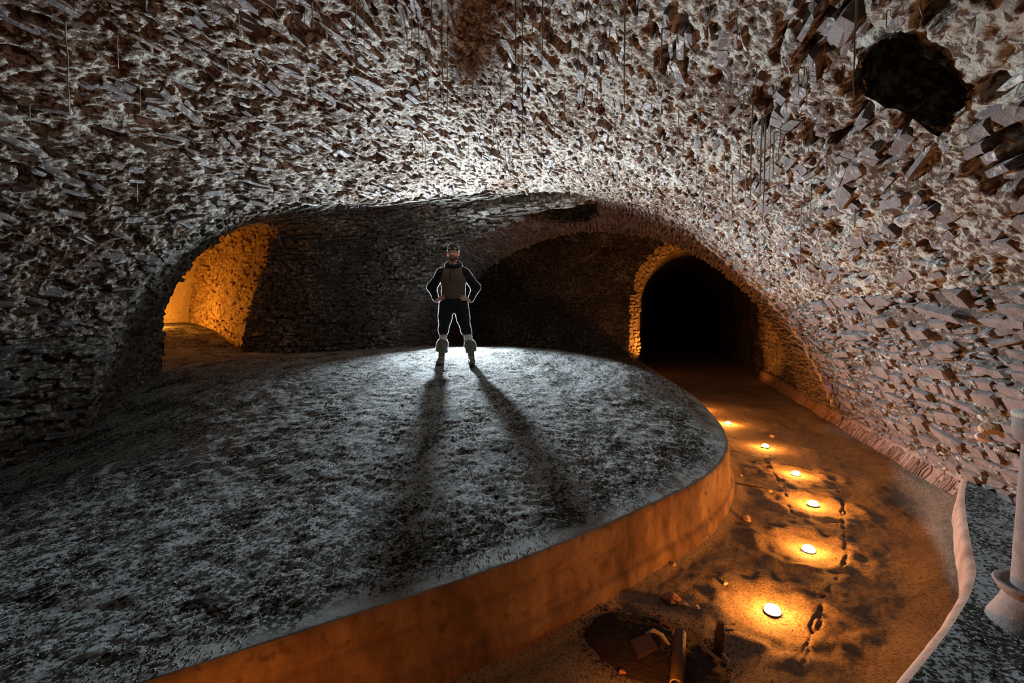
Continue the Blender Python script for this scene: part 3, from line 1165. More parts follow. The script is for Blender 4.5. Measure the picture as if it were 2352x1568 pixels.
# ------------------------------------------------------------------ skirting on the right wall, with its painted words
yb = np.linspace(4.95, 14.0, 420)
bp = resample(np.array([(2.60, -0.05), (2.635, 0.02), (2.68, 0.08), (2.715, 0.14), (2.735, 0.20), (2.76, 0.235), (2.84, 0.26)]), 20)
topw = 0.03 * gnoise(np.stack([yb * 3.5, yb * 0, yb * 0], -1), 91) + 0.02 * gnoise(np.stack([yb * 11, yb * 0, yb * 0], -1), 92)
BX = np.broadcast_to(bp[None, :, 0], (len(yb), len(bp))).copy()
BY = np.broadcast_to(yb[:, None], BX.shape).copy()
kf = np.clip((bp[:, 1] - 0.1) / 0.12, 0, 1)
BZ = bp[None, :, 1] + topw[:, None] * kf[None]
BX += 0.006 * fbm(np.stack([BX, BY, BZ], -1).reshape(-1, 3) * 4, 2, 93).reshape(BX.shape)
me = mesh_arrays('baseboard_right', np.stack([BX, BY, BZ], -1).reshape(-1, 3), grid_faces(len(yb), len(bp)), True)
base_r = link('baseboard_right', me, M['skirting'], None, 'pale plaster skirting with painted scrawl along the right wall', None, None, 'structure')

M['paint_red'] = mat_plain('brown_red_paint', (0.15, 0.085, 0.07), 0.7)
M['paint_white'] = mat_plain('white_chalk_paint', (0.85, 0.84, 0.80), 0.7)
M['paint_purple'] = mat_plain('purple_paint', (0.07, 0.05, 0.16), 0.6)


def text_mesh(body, size, bold=0.0):
    cu = bpy.data.curves.new('lettering', 'FONT')
    cu.body = body
    cu.size = size
    cu.extrude = 0.0015
    cu.offset = bold
    cu.shear = 0.25
    cu.resolution_u = 3
    o = bpy.data.objects.new('lettering_tmp', cu)
    COL.objects.link(o)
    dg = bpy.context.evaluated_depsgraph_get()
    me = bpy.data.meshes.new_from_object(o.evaluated_get(dg))
    bpy.data.objects.remove(o)
    bpy.data.curves.remove(cu)
    me.materials.clear()
    return me


def skirting_word(body, y0, y1, bold=0.0, mat='paint_red'):
    """word read by someone facing the wall: it runs towards smaller y; bent to the skirting's slope."""
    me = text_mesh(body, 0.2, bold - 0.004)
    n = len(me.vertices)
    co = np.empty(n * 3, np.float32)
    me.vertices.foreach_get('co', co)
    co = co.reshape(-1, 3)
    x = (co[:, 0] - co[:, 0].min()) / (np.ptp(co[:, 0]) + 1e-6)
    h = (co[:, 1] - co[:, 1].min()) / (np.ptp(co[:, 1]) + 1e-6)
    z = 0.025 + 0.165 * h
    xx = np.interp(z, bp[:, 1], bp[:, 0]) - 0.010 - co[:, 2] * 0.8
    out = np.stack([xx, y0 + (y1 - y0) * x, z], -1).astype(np.float32)
    me.vertices.foreach_set('co', out.ravel())
    me.update()
    link('lettering', me, M[mat], base_r)


skirting_word('Valuix', 8.75, 8.05)
skirting_word('Als', 7.95, 7.62)
skirting_word('conveer', 7.55, 6.90, 0.0)
skirting_word('N', 6.82, 6.70)
skirting_word('ARTAL L', 6.62, 6.18, 0.004)
skirting_word('LINKO', 6.14, 5.74, 0.008)
skirting_word('·GYGNE·', 5.62, 5.30, 0.002)
skirting_word('BV', 5.26, 5.14, 0.008)

# ------------------------------------------------------------------ lime ridges where the vault folds
def ridge(pts, r, name, mat, parent, seed):
    P = resample(np.array(pts), 160)
    wob = np.stack([gnoise(np.stack([np.arange(160) / 9.0, np.full(160, k * 7.3), np.zeros(160)], -1), seed) for k in range(3)], -1)
    P = P + wob * 0.05
    rad = r * (0.55 + 0.6 * np.abs(gnoise(np.stack([np.arange(160) / 5.0, np.zeros(160), np.zeros(160)], -1), seed + 1)) * 2)
    V, T = tube(P, rad, 8)
    V = V + 0.07 * np.stack([gnoise(V * 14, seed + 2), gnoise(V * 14, seed + 3), gnoise(V * 14, seed + 4)], -1)
    link(name, mesh_arrays(name, V, T, True), mat, parent)


M['calcite'] = mat_mortar('calcite', (0.66, 0.60, 0.52), (0.42, 0.33, 0.26), 0.35, 0.6, 16)
inr = lambda pts, k: [(p[0] + (-1.0 - p[0]) * k, p[1] - 0.0, p[2] + (1.2 - p[2]) * k) for p in pts]
ridge(inr(ARCH_N[1:7], 0.004), 0.042, 'lime_ridge', M['calcite'], arch, 201)
for k, (px, py, s) in enumerate([(1915, 868, 0.05), (1925, 890, 0.06), (1930, 905, 0.05), (1940, 930, 0.04), (1948, 962, 0.045)]):
    q = hit(px, py)
    if q is not None:
        rr = np.random.default_rng(k)
        pts = [q + np.array([-0.075, 0.02 * rr.normal(), s * f + 0.0]) + np.array([0, rr.normal() * 0.02, 0]) for f in (-0.9, -0.3, 0.3, 0.9)]
        V, T = tube(pts, [0.006, 0.017, 0.02, 0.006], 6)
        link('paint_mark', mesh_arrays('paint_mark', V, T, True), M['paint_purple'], arch)

# ------------------------------------------------------------------ straws of lime hanging from the vault
M['straw'] = mat_plain('lime_straw', (0.34, 0.30, 0.22), 0.55, 0.5, 0, None)
STRAWS = [(150, 40, 255), (268, 75, 155), (320, 185, 262), (488, 15, 48), (523, 140, 172), (67, 235, 285), (1200, -10, 318), (1185, -10, 215), (991, -10, 105), (816, -5, 92), (835, -5, 122),
          (1017, 130, 255), (1027, 140, 262), (1100, 100, 205), (1127, -10, 132), (1246, -5, 140), (1297, 215, 342), (1374, 165, 250), (1112, 290, 332), (1144, 330, 402), (1178, 365, 422), (1059, 120, 232),
          (935, 60, 152), (983, 120, 262), (1436, -5, 240), (1729, 220, 452), (1750, 255, 440), (1758, 285, 505), (1855, 165, 240), (1834, 150, 216), (1968, -5, 222), (1870, -5, 42), (1664, 345, 442),
          (1683, 395, 502), (1675, 465, 552), (1616, 420, 532), (1842, 455, 642), (1740, 495, 602), (1631, -5, 47), (1964, 470, 522), (1909, 465, 502), (1484, 548, 606), (1743, 555, 616), (1676, 505, 552),
          (945, 30, 110), (962, 60, 170), (1040, 20, 120), (1070, 60, 200), (1085, 140, 240), (1150, 180, 260), (1162, 340, 395), (1171, 350, 412), (1186, 372, 418), (1150, 335, 398), (1770, 290, 420), (1778, 300, 405),
          (1790, 310, 395), (717, -5, 60), (700, 10, 62), (675, -5, 40), (1262, 10, 90), (1330, 60, 150), (1400, 40, 130), (1520, 60, 140), (1560, 250, 340), (1500, 380, 440), (1600, 360, 430), (1700, 330, 410), (1900, 330, 400),
          (830, 600, 640), (1260, 500, 545), (1140, 590, 630), (740, 590, 628), (718, 500, 520)]
rs = random.Random(5)
for k in range(60):
    x = rs.gauss(1350, 330)
    y = rs.uniform(0, 420)
    STRAWS.append((x, y, y + rs.uniform(20, 75)))
for px, y0, y1 in STRAWS:
    q = hit(px, y0)
    if q is None or not (0.6 < q[2]) or any(in_poly(np.array(px), np.array(y0), h) for h in HOLES):
        continue
    pq = project(q)
    L = (y1 - y0) / FPX * pq[2]
    if L < 0.04 or L > 1.5 or pq[2] > 12:
        continue
    rad = rs.uniform(0.0022, 0.0042) * (1.3 if L > 0.5 else 1)
    n = 7
    pts = [q + np.array([rs.gauss(0, 0.002), rs.gauss(0, 0.002), 0.09 - (L + 0.09) * i / (n - 1)]) for i in range(n)]
    V, T = tube(pts, np.linspace(rad * 1.5, rad * 0.7, n), 5)
    link('stalactite', mesh_arrays('stalactite', V, T, True), M['straw'], ceiling)

# ------------------------------------------------------------------ lamps on the channel floor
M['lamp_body'] = mat_plain('lamp_housing', (0.08, 0.07, 0.06), 0.5, 0.4)
gl = NT('glowing_lens')
gl.color((0.9, 0.7, 0.4))
gl.bsdf.inputs['Emission Color'].default_value = (1.0, 0.62, 0.22, 1)
gl.bsdf.inputs['Emission Strength'].default_value = 40
M['lens'] = gl.m
lamp_body = mesh_arrays('lamp_body', *lathe([(0.0, 0.0), (0.044, 0.0), (0.046, 0.003), (0.046, 0.008), (0.043, 0.010), (0.0, 0.010)], 24))
lamp_body.materials.append(M['lamp_body'])
lamp_lens = mesh_arrays('lamp_lens', *lathe([(0.044, 0.008), (0.043, 0.022), (0.036, 0.036), (0.020, 0.044), (0.0, 0.047)], 24), True)
lamp_lens.materials.append(M['lens'])
LAMP_W = [38, 30, 24, 24, 22, 22]
LAMP_LABEL = ['farthest small glowing orange floor lamp, close behind the mound rim',
              'second farthest small glowing orange lamp on the channel floor',
              'third farthest small glowing orange lamp on the channel floor',
              'glowing orange floor lamp ringed by cracks, fourth from the far end',
              'glowing orange floor lamp in a shallow dip, second nearest',
              'nearest glowing orange floor lamp, beside the black debris heap']


def floor_lamp(x, y, power, label, extra_z=0.0):
    z = float(floor_z(np.array([x]), np.array([y]))[0])
    t = empty('floor_lamp', (x, y, z), 0, label=label, cat='lamp', group='orange lamps along the channel floor')
    link('lamp_body', lamp_body, None, t)
    link('lamp_lens', lamp_lens, None, t)
    l = add_light('lamp_light', 'POINT', (x, y, z + 0.066 + extra_z), power, ORANGE, 0.025)
    return t


for (p, wv, lb) in zip(LAMPS, LAMP_W, LAMP_LABEL):
    floor_lamp(float(p[0]), float(p[1]), wv, lb)
# three more that the photograph only shows by their glow: behind the rim, and just below the picture
add_light('lamp_light', 'POINT', (0.75, 9.4, 0.12), 50, ORANGE, 0.04)
add_light('added_arch_spot', 'SPOT', (0.35, 14.50, 0.12), 560, ORANGE, 0.04, (-0.35, 14.45, 2.3), 105, 0.7)  # added spot, aimed to put orange light on the tunnel mouth
add_light('added_wall_spot', 'SPOT', (0.45, 13.2, 0.12), 260, ORANGE, 0.04, (2.86, 13.2, 1.5), 70, 0.7)  # unseen spot added to lift the orange on the chamber's right wall
add_light('lamp_light', 'POINT', (0.0, 2.08, 0.05), 3, ORANGE, 0.04)
add_light('lamp_light', 'POINT', (-1.05, 0.9, 0.16), 10, ORANGE, 0.05)

# ------------------------------------------------------------------ solid shapes blended from distance fields
class Field:
    """union / cut of rounded shapes on a voxel grid, turned into one closed mesh."""

    def __init__(self, lo, hi, vox):
        self.lo = np.array(lo, float)
        self.v = vox
        self.n = np.ceil((np.array(hi) - self.lo) / vox).astype(int) + 1
        self.d = np.full(self.n, 0.5, np.float32)

    def _box(self, lo, hi, pad):
        a = np.clip(np.floor((np.asarray(lo) - pad - self.lo) / self.v).astype(int), 0, self.n)
        b = np.clip(np.ceil((np.asarray(hi) + pad - self.lo) / self.v).astype(int) + 1, 0, self.n)
        sl = tuple(slice(i, j) for i, j in zip(a, b))
        g = [self.lo[k] + self.v * np.arange(a[k], b[k]) for k in range(3)]
        return sl, np.meshgrid(*g, indexing='ij')

    def _put(self, sl, f, k, op):
        d = self.d[sl]
        if op == 'cut':
            self.d[sl] = np.maximum(d, -f)
            return
        if op == 'softcut':
            h = np.clip(0.5 - 0.5 * (d + f) / k, 0, 1)
            self.d[sl] = d * (1 - h) - f * h + k * h * (1 - h)
            return
        if k <= 0:
            self.d[sl] = np.minimum(d, f)
            return
        h = np.clip(0.5 + 0.5 * (d - f) / k, 0, 1)
        self.d[sl] = d * (1 - h) + f * h - k * h * (1 - h)

    def cap(self, a, b, ra, rb, k=0.02, sy=1.0, op='add'):
        a, b = np.array(a, float), np.array(b, float)
        r = max(ra, rb)
        sl, (X, Y, Z) = self._box(np.minimum(a, b) - r, np.maximum(a, b) + r, 0.05 + k)
        px, py, pz = X - a[0], (Y - a[1]) / sy, Z - a[2]
        bx, by, bz = b[0] - a[0], (b[1] - a[1]) / sy, b[2] - a[2]
        t = np.clip((px * bx + py * by + pz * bz) / (bx * bx + by * by + bz * bz + 1e-9), 0, 1)
        f = np.sqrt((px - t * bx) ** 2 + (py - t * by) ** 2 + (pz - t * bz) ** 2) - (ra + (rb - ra) * t)
        self._put(sl, (f * min(1, sy)).astype(np.float32), k, op)
        return self

    def ell(self, c, r, k=0.02, op='add'):
        c, r = np.array(c, float), np.array(r, float)
        sl, (X, Y, Z) = self._box(c - r, c + r, 0.05 + k)
        q = np.sqrt(((X - c[0]) / r[0]) ** 2 + ((Y - c[1]) / r[1]) ** 2 + ((Z - c[2]) / r[2]) ** 2)
        self._put(sl, ((q - 1) * r.min()).astype(np.float32), k, op)
        return self

    def below(self, n, off):
        """keep only points with n.p < off"""
        g = [self.lo[k] + self.v * np.arange(self.n[k]) for k in range(3)]
        X, Y, Z = np.meshgrid(*g, indexing='ij', sparse=True)
        self.d = np.maximum(self.d, (n[0] * X + n[1] * Y + n[2] * Z - off).astype(np.float32))
        return self

    def ripple(self, amp, freq, seed):
        g = [self.lo[k] + self.v * np.arange(self.n[k]) for k in range(3)]
        m = np.abs(self.d) < 0.04
        idx = np.argwhere(m)
        P = self.lo + idx * self.v
        self.d[m] += (amp * fbm(P * freq, 2, seed)).astype(np.float32)
        return self

    def mesh(self):
        d = self.d.copy()
        d[0], d[-1], d[:, 0], d[:, -1], d[:, :, 0], d[:, :, -1] = (0.1,) * 6
        s = d < 0
        n0, n1, n2 = d.shape
        cells = np.zeros((n0 - 1, n1 - 1, n2 - 1), np.int8)
        for i in (0, 1):
            for j in (0, 1):
                for k in (0, 1):
                    cells += s[i:n0 - 1 + i, j:n1 - 1 + j, k:n2 - 1 + k]
        act = (cells > 0) & (cells < 8)
        ids = np.full(act.shape, -1, np.int64)
        C = np.argwhere(act)
        ids[act] = np.arange(len(C))
        acc = np.zeros((len(C), 3))
        cnt = np.zeros(len(C))
        corners = [(i, j, k) for i in (0, 1) for j in (0, 1) for k in (0, 1)]
        for a in corners:
            for ax in range(3):
                if a[ax] == 0:
                    b = list(a); b[ax] = 1
                    va = d[C[:, 0] + a[0], C[:, 1] + a[1], C[:, 2] + a[2]]
                    vb = d[C[:, 0] + b[0], C[:, 1] + b[1], C[:, 2] + b[2]]
                    m = (va < 0) != (vb < 0)
                    t = np.where(m, va / np.where(m, va - vb, 1), 0)
                    p = np.tile(np.array(a, float), (len(C), 1))
                    p[:, ax] += t
                    acc[m] += p[m]
                    cnt[m] += 1
        V = self.lo + (C + acc / np.maximum(cnt, 1)[:, None]) * self.v
        Q = []
        for ax in range(3):
            a1, a2 = [(1, 2), (2, 0), (0, 1)][ax]
            sl0 = [slice(None)] * 3; sl1 = [slice(None)] * 3
            sl0[ax] = slice(0, -1); sl1[ax] = slice(1, None)
            ch = s[tuple(sl0)] != s[tuple(sl1)]
            E = np.argwhere(ch)
            E = E[(E[:, a1] > 0) & (E[:, a2] > 0) & (E[:, a1] < d.shape[a1] - 1) & (E[:, a2] < d.shape[a2] - 1)]
            def cid(o1, o2):
                e = E.copy(); e[:, a1] -= o1; e[:, a2] -= o2
                return ids[e[:, 0], e[:, 1], e[:, 2]]
            q = np.stack([cid(1, 1), cid(0, 1), cid(0, 0), cid(1, 0)], 1)
            inside = s[E[:, 0], E[:, 1], E[:, 2]]
            q[~inside] = q[~inside][:, ::-1]
            Q.append(q)
        Q = np.concatenate(Q)
        Q = Q[(Q >= 0).all(1)]
        return V, Q


# ------------------------------------------------------------------ the man
MX, MY = -2.83, 6.55
MZ = float(mound_z(np.array([MX]), np.array([MY]))[0])
MSC = 0.975
man = empty('person', (MX, MY, MZ), YAW, label='person in a dark raglan hoodie and turned-down boots, hands on hips on the mound', cat='person')
man.scale = (MSC, MSC, MSC)
M['skin'] = mat_plain('skin', (0.46, 0.27, 0.19), 0.5, 0.35)
M['black_cloth'] = mat_plain('black_cloth', (0.012, 0.012, 0.013), 0.9, 0.1, 0, (160, 0.4, 0.004))
M['hoodie'] = mat_plain('brown_grey_fleece', (0.055, 0.038, 0.033), 0.95, 0.1, 0, (60, 0.5, 0.004), (0.125, 0.085, 0.052))
M['trouser'] = mat_plain('black_jersey', (0.013, 0.013, 0.015), 0.9, 0.1, 0, (120, 0.4, 0.004))
M['sock'] = mat_plain('pale_lining', (0.55, 0.55, 0.50), 0.9, 0.1, 0, (140, 0.5, 0.004))
M['boot'] = mat_plain('olive_rubber', (0.055, 0.062, 0.042), 0.5, 0.4, 0, (40, 0.5, 0.01), (0.095, 0.10, 0.07))
M['hair'] = mat_plain('beard_hair', (0.085, 0.042, 0.024), 0.8, 0.2, 0, (300, 0.6, 0.003))
M['cap'] = mat_plain('dark_cap', (0.035, 0.030, 0.026), 0.9, 0.1, 0, (150, 0.4, 0.003))
M['strap'] = mat_plain('black_strap', (0.01, 0.01, 0.011), 0.6, 0.3)
M['tape'] = mat_plain('pale_tape', (0.42, 0.38, 0.30), 0.5, 0.4)
M['shaded_eye'] = mat_plain('shaded_eye_white', (0.20, 0.17, 0.15), 0.3, 0.5)  # shade over the eyes is put into this darkened white
M['iris'] = mat_plain('iris', (0.03, 0.02, 0.015), 0.2, 0.5)
M['lens_glass'] = mat_plain('clear_lens', (0.75, 0.78, 0.82), 0.08, 0.9, 0.9)
e = NT('ear_skin')
tr = e.t.nodes.new('ShaderNodeBsdfTranslucent'); tr.inputs[0].default_value = (0.55, 0.16, 0.03, 1)
mx = e.t.nodes.new('ShaderNodeMixShader'); mx.inputs[0].default_value = 0.6
e.color((0.46, 0.25, 0.17)); e.rough(0.5)
e.link(e.bsdf.outputs[0], mx.inputs[1]); e.link(tr.outputs[0], mx.inputs[2]); e.link(mx.outputs[0], e.out.inputs[0])
M['ear'] = e.m
fz = NT('cloth_fuzz')
tr = fz.t.nodes.new('ShaderNodeBsdfTranslucent'); tr.inputs[0].default_value = (0.50, 0.51, 0.52, 1)
mx = fz.t.nodes.new('ShaderNodeMixShader'); mx.inputs[0].default_value = 0.85
fz.color((0.06, 0.06, 0.06)); fz.rough(0.9)
fz.link(fz.bsdf.outputs[0], mx.inputs[1]); fz.link(tr.outputs[0], mx.inputs[2]); fz.link(mx.outputs[0], fz.out.inputs[0])
M['fuzz'] = fz.m
FUZZ = []

# joints (x to the viewer's right, -y towards the viewer, z up)
SHO = {-1: (-0.175, 0.01, 1.375), 1: (0.175, 0.01, 1.375)}
ELB = {-1: (-0.338, 0.075, 1.165), 1: (0.338, 0.075, 1.165)}
WRI = {-1: (-0.252, -0.015, 0.958), 1: (0.252, -0.015, 0.958)}
HIP = {-1: (-0.085, 0, 0.90), 1: (0.095, 0, 0.90)}
KNE = {-1: (-0.148, -0.02, 0.50), 1: (0.198, -0.02, 0.50)}
ANK = {-1: (-0.190, 0.015, 0.10), 1: (0.268, 0.015, 0.10)}

b = Field((-0.46, -0.26, -0.02), (0.46, 0.20, 1.86), 0.0065)
b.ell((0.005, 0, 0.93), (0.165, 0.11, 0.12), 0.04)
b.cap((0, 0, 0.95), (0, 0, 1.20), 0.135, 0.14, 0.05, 0.75)
b.ell((0, 0.01, 1.32), (0.165, 0.11, 0.17), 0.05)
b.cap((-0.150, 0.01, 1.385), (0.150, 0.01, 1.385), 0.050, 0.050, 0.04)
b.cap((0, 0.02, 1.44), (0, 0.005, 1.60), 0.060, 0.054, 0.03)
b.ell((0, 0.012, 1.712), (0.078, 0.100, 0.100), 0.02)
b.ell((0, -0.022, 1.655), (0.066, 0.078, 0.098), 0.03)
b.ell((0, -0.040, 1.592), (0.052, 0.055, 0.042), 0.025)
b.ell((0, -0.078, 1.568), (0.020, 0.018, 0.016), 0.015)
for sd in (-1, 1):
    b.ell((sd * 0.030, -0.107, 1.672), (0.018, 0.020, 0.013), 0.012, 'softcut')
    b.ell((sd * 0.040, -0.070, 1.640), (0.020, 0.022, 0.020), 0.02)
    b.cap((sd * 0.012, -0.096, 1.692), (sd * 0.046, -0.082, 1.692), 0.008, 0.007, 0.012)
    b.ell((sd * 0.010, -0.108, 1.634), (0.009, 0.010, 0.008), 0.008)
b.cap((0, -0.098, 1.682), (0, -0.120, 1.638), 0.007, 0.012, 0.010)
b.cap((-0.020, -0.094, 1.606), (0.020, -0.094, 1.606), 0.0065, 0.0065, 0.006)
b.cap((-0.016, -0.093, 1.594), (0.016, -0.093, 1.594), 0.007, 0.007, 0.006)
for sd in (-1, 1):
    b.cap(SHO[sd], ELB[sd], 0.052, 0.043, 0.03)
    b.cap(ELB[sd], WRI[sd], 0.043, 0.029, 0.02)
    pal = (sd * 0.196, -0.072, 0.990)
    b.cap(WRI[sd], pal, 0.026, 0.030, 0.02)
    for f, (kz, mid, tip, r) in enumerate(((0.020, (0.155, -0.112, 1.026), (0.120, -0.128, 1.036), 0.0088), (0.006, (0.148, -0.117, 1.006), (0.108, -0.132, 1.012), 0.0090),
                                          (-0.008, (0.152, -0.115, 0.986), (0.114, -0.131, 0.988), 0.0086), (-0.021, (0.160, -0.108, 0.967), (0.130, -0.124, 0.965), 0.0078))):
        k0 = (sd * 0.190, -0.084, 0.992 + kz)
        b.cap(k0, (sd * mid[0], mid[1], mid[2]), r * 1.08, r, 0.006)
        b.cap((sd * mid[0], mid[1], mid[2]), (sd * tip[0], tip[1], tip[2]), r, r * 0.85, 0.004)
    b.cap((sd * 0.226, -0.040, 0.985), (sd * 0.212, 0.010, 1.004), 0.012, 0.0105, 0.010)
    b.cap((sd * 0.212, 0.010, 1.004), (sd * 0.190, 0.045, 1.010), 0.0105, 0.009, 0.004)
    b.cap(HIP[sd], KNE[sd], 0.088, 0.058, 0.04)
    b.cap(KNE[sd], ANK[sd], 0.056, 0.038, 0.03)
    b.cap(ANK[sd], (ANK[sd][0] + sd * 0.015, -0.14, 0.035), 0.036, 0.028, 0.02)
V, Q = b.mesh()
link('body', mesh_arrays('body', V, Q, True), M['skin'], man)


def shape(name, f, mat, parent, fuzz=0.0, label=None):
    V, Q = f.mesh()
    me = mesh_arrays(name, V, Q, True)
    o = link(name, me, mat, parent, label)
    if fuzz > 0:
        FUZZ.append((V, Q, fuzz))
    return o


# hoodie
def torso_field(vox=0.008, grow=0.0):
    f = Field((-0.30, -0.26, 0.94), (0.30, 0.24, 1.62), vox)
    f.cap((0.003, 0, 1.04), (0, 0, 1.26), 0.178 + grow, 0.172 + grow, 0.05, 0.74)
    f.ell((0, 0.005, 1.30), (0.180 + grow, 0.138 + grow, 0.16), 0.06)
    f.cap((-0.12, 0.015, 1.395), (0.12, 0.015, 1.395), 0.066 + grow, 0.066 + grow, 0.05)
    f.cap((-0.05, 0.015, 1.47), (0.05, 0.015, 1.47), 0.06 + grow, 0.06 + grow, 0.04)
    return f


tf = torso_field().ripple(0.007, 9, 301).below((0, 0, -1), -0.982)
hood_o = shape('hoodie', tf, M['hoodie'], man, 1.0, 'brown-grey hoodie body with muddy stains')
hf = Field((-0.22, -0.22, 1.42), (0.22, 0.24, 1.64), 0.007)
NPT = 14
for i in range(NPT):
    a0, a1 = 2 * math.pi * i / NPT, 2 * math.pi * (i + 1) / NPT
    fz_ = lambda a: 1.494 + 0.030 * math.sin(a)
    rr = lambda a: 0.030 + 0.020 * max(0, math.sin(a))
    hf.cap((0.098 * math.cos(a0), 0.02 + 0.088 * math.sin(a0), fz_(a0)), (0.098 * math.cos(a1), 0.02 + 0.088 * math.sin(a1), fz_(a1)), rr(a0), rr(a1), 0.02)
hf.ripple(0.006, 14, 302)
shape('hood', hf, M['black_cloth'], hood_o, 0.7, 'black hood folded down round the neck')
pf = torso_field(0.006, 0.012).below((0, 0, -1), -0.995).below((0, 0, 1), 1.165).below((0, 1, 0), -0.07).below((1, 0, 0.55), 0.72).below((-1, 0, 0.55), 0.72)
shape('pocket', pf, M['hoodie'], hood_o)
for sd, z1 in ((-1, 1.24), (1, 1.37)):
    x = sd * 0.024 - 0.004
    zs_ = np.linspace(1.485, z1, 8)
    ysr = np.interp(zs_, [1.2, 1.3, 1.4, 1.45, 1.5], [-0.140, -0.143, -0.128, -0.108, -0.078]) - 0.004
    V, T = tube(np.stack([np.full(8, x), ysr, zs_], 1), 0.004, 6)
    link('drawstring', mesh_arrays('drawstring', V, T, True), M['black_cloth'], hood_o, 'black drawstring')
for sd in (-1, 1):
    f = Field((min(0, sd * 0.46), -0.14, 0.92), (max(0, sd * 0.46), 0.22, 1.54), 0.008)
    f.cap((sd * 0.100, 0.015, 1.445), SHO[sd], 0.040, 0.066, 0.03)
    f.cap(SHO[sd], ELB[sd], 0.072, 0.066, 0.05)
    f.cap(ELB[sd], (sd * 0.262, -0.002, 0.985), 0.066, 0.044, 0.04)
    f.ripple(0.012, 11, 310 + sd)
    f.below((-sd * 1.0, 0, -0.25), -(0.10 + 0.25 * 1.44) + 0.0 if False else 10)
    o = shape('sleeve', f, M['black_cloth'], hood_o, 1.0, 'black raglan sleeve')
# trousers
f = Field((-0.30, -0.20, 0.38), (0.34, 0.20, 1.02), 0.008)
f.ell((0.004, 0, 0.925), (0.200, 0.128, 0.11), 0.04)
f.cap((0, 0, 0.94), (0, 0, 0.985), 0.165, 0.165, 0.02, 0.74)
f.cap((-0.112, 0, 0.86), (-0.126, -0.005, 0.70), 0.112, 0.096, 0.03)
f.cap((-0.126, -0.005, 0.70), (-0.150, -0.02, 0.52), 0.094, 0.072, 0.03)
f.cap((-0.150, -0.02, 0.52), (-0.158, -0.015, 0.44), 0.072, 0.062, 0.03)
f.cap((0.118, 0, 0.86), (0.150, -0.005, 0.70), 0.112, 0.096, 0.03)
f.cap((0.150, -0.005, 0.70), (0.190, -0.02, 0.52), 0.094, 0.074, 0.03)
f.cap((0.190, -0.02, 0.52), (0.212, -0.015, 0.44), 0.074, 0.066, 0.03)
f.ripple(0.010, 10, 320).below((0, 0, -1), -0.452)
shape('trousers', f, M['trouser'], man, 1.6, 'black trousers tucked in below the knee')
for sd, cx, cx2, r in ((-1, -0.155, -0.158, 0.054), (1, 0.214, 0.228, 0.062)):
    f = Field((cx - 0.12, -0.12, 0.30), (cx + 0.12, 0.12, 0.52), 0.006)
    f.cap((cx, -0.015, 0.46), (cx2, -0.008, 0.34), r, r * 0.95, 0)
    f.ripple(0.004, 20, 330).below((0, 0, 1), 0.475).below((0, 0, -1), -0.33)
    shape('sock', f, M['sock'], man, 0.4, 'pale lining showing below the knee')
for sd in (-1, 1):
    ax = ANK[sd][0]
    tx = -0.155 if sd < 0 else 0.232
    root = empty('boot', (0, 0, 0)); root.parent = man
    f = Field((ax - 0.17, -0.24, -0.01), (ax + 0.15, 0.18, 0.32), 0.007)
    f.cap((tx * 0.5 + ax * 0.5, 0.005, 0.27), (ax, 0.015, 0.10), 0.058, 0.048, 0.02)
    f.cap((ax, 0.035, 0.05), (ax + sd * 0.010, -0.075, 0.045), 0.046, 0.048, 0.03)
    f.cap((ax + sd * 0.010, -0.075, 0.045), (ax + sd * 0.016, -0.155, 0.036), 0.048, 0.040, 0.03)
    f.ripple(0.004, 14, 340 + sd).below((0, 0, -1), -0.004)
    shape('boot_shaft', f, M['boot'], root, 0.2)
    f = Field((ax - 0.17, -0.24, -0.01), (ax + 0.15, 0.18, 0.12), 0.007)
    f.cap((ax, 0.040, 0.02), (ax + sd * 0.012, -0.08, 0.02), 0.050, 0.050, 0.02)
    f.cap((ax + sd * 0.012, -0.08, 0.02), (ax + sd * 0.017, -0.160, 0.02), 0.050, 0.044, 0.02)
    f.below((0, 0, 1), 0.024).below((0, 0, -1), 0.006)
    shape('sole', f, M['strap'], root, 0, 'black boot sole')
    f = Field((ax - 0.22, -0.22, 0.12), (ax + 0.24, 0.22, 0.44), 0.007)
    f.cap((tx, -0.01, 0.365), (tx * 0.6 + ax * 0.4, 0.0, 0.30), 0.064, 0.080, 0.03)
    f.cap((tx * 0.6 + ax * 0.4, 0.0, 0.30), (tx * 0.25 + ax * 0.75, 0.0, 0.215), 0.080, 0.094 if sd < 0 else 0.086, 0.03)
    f.ripple(0.018, 13, 350 + sd).below((0.15, 0, 1), 0.375 + 0.15 * tx).below((0.2 * sd, 0.1, -1), -0.19 + 0.2 * sd * ax)
    shape('boot_cuff', f, M['boot'], root, 0.8, 'turned-down floppy boot cuff')
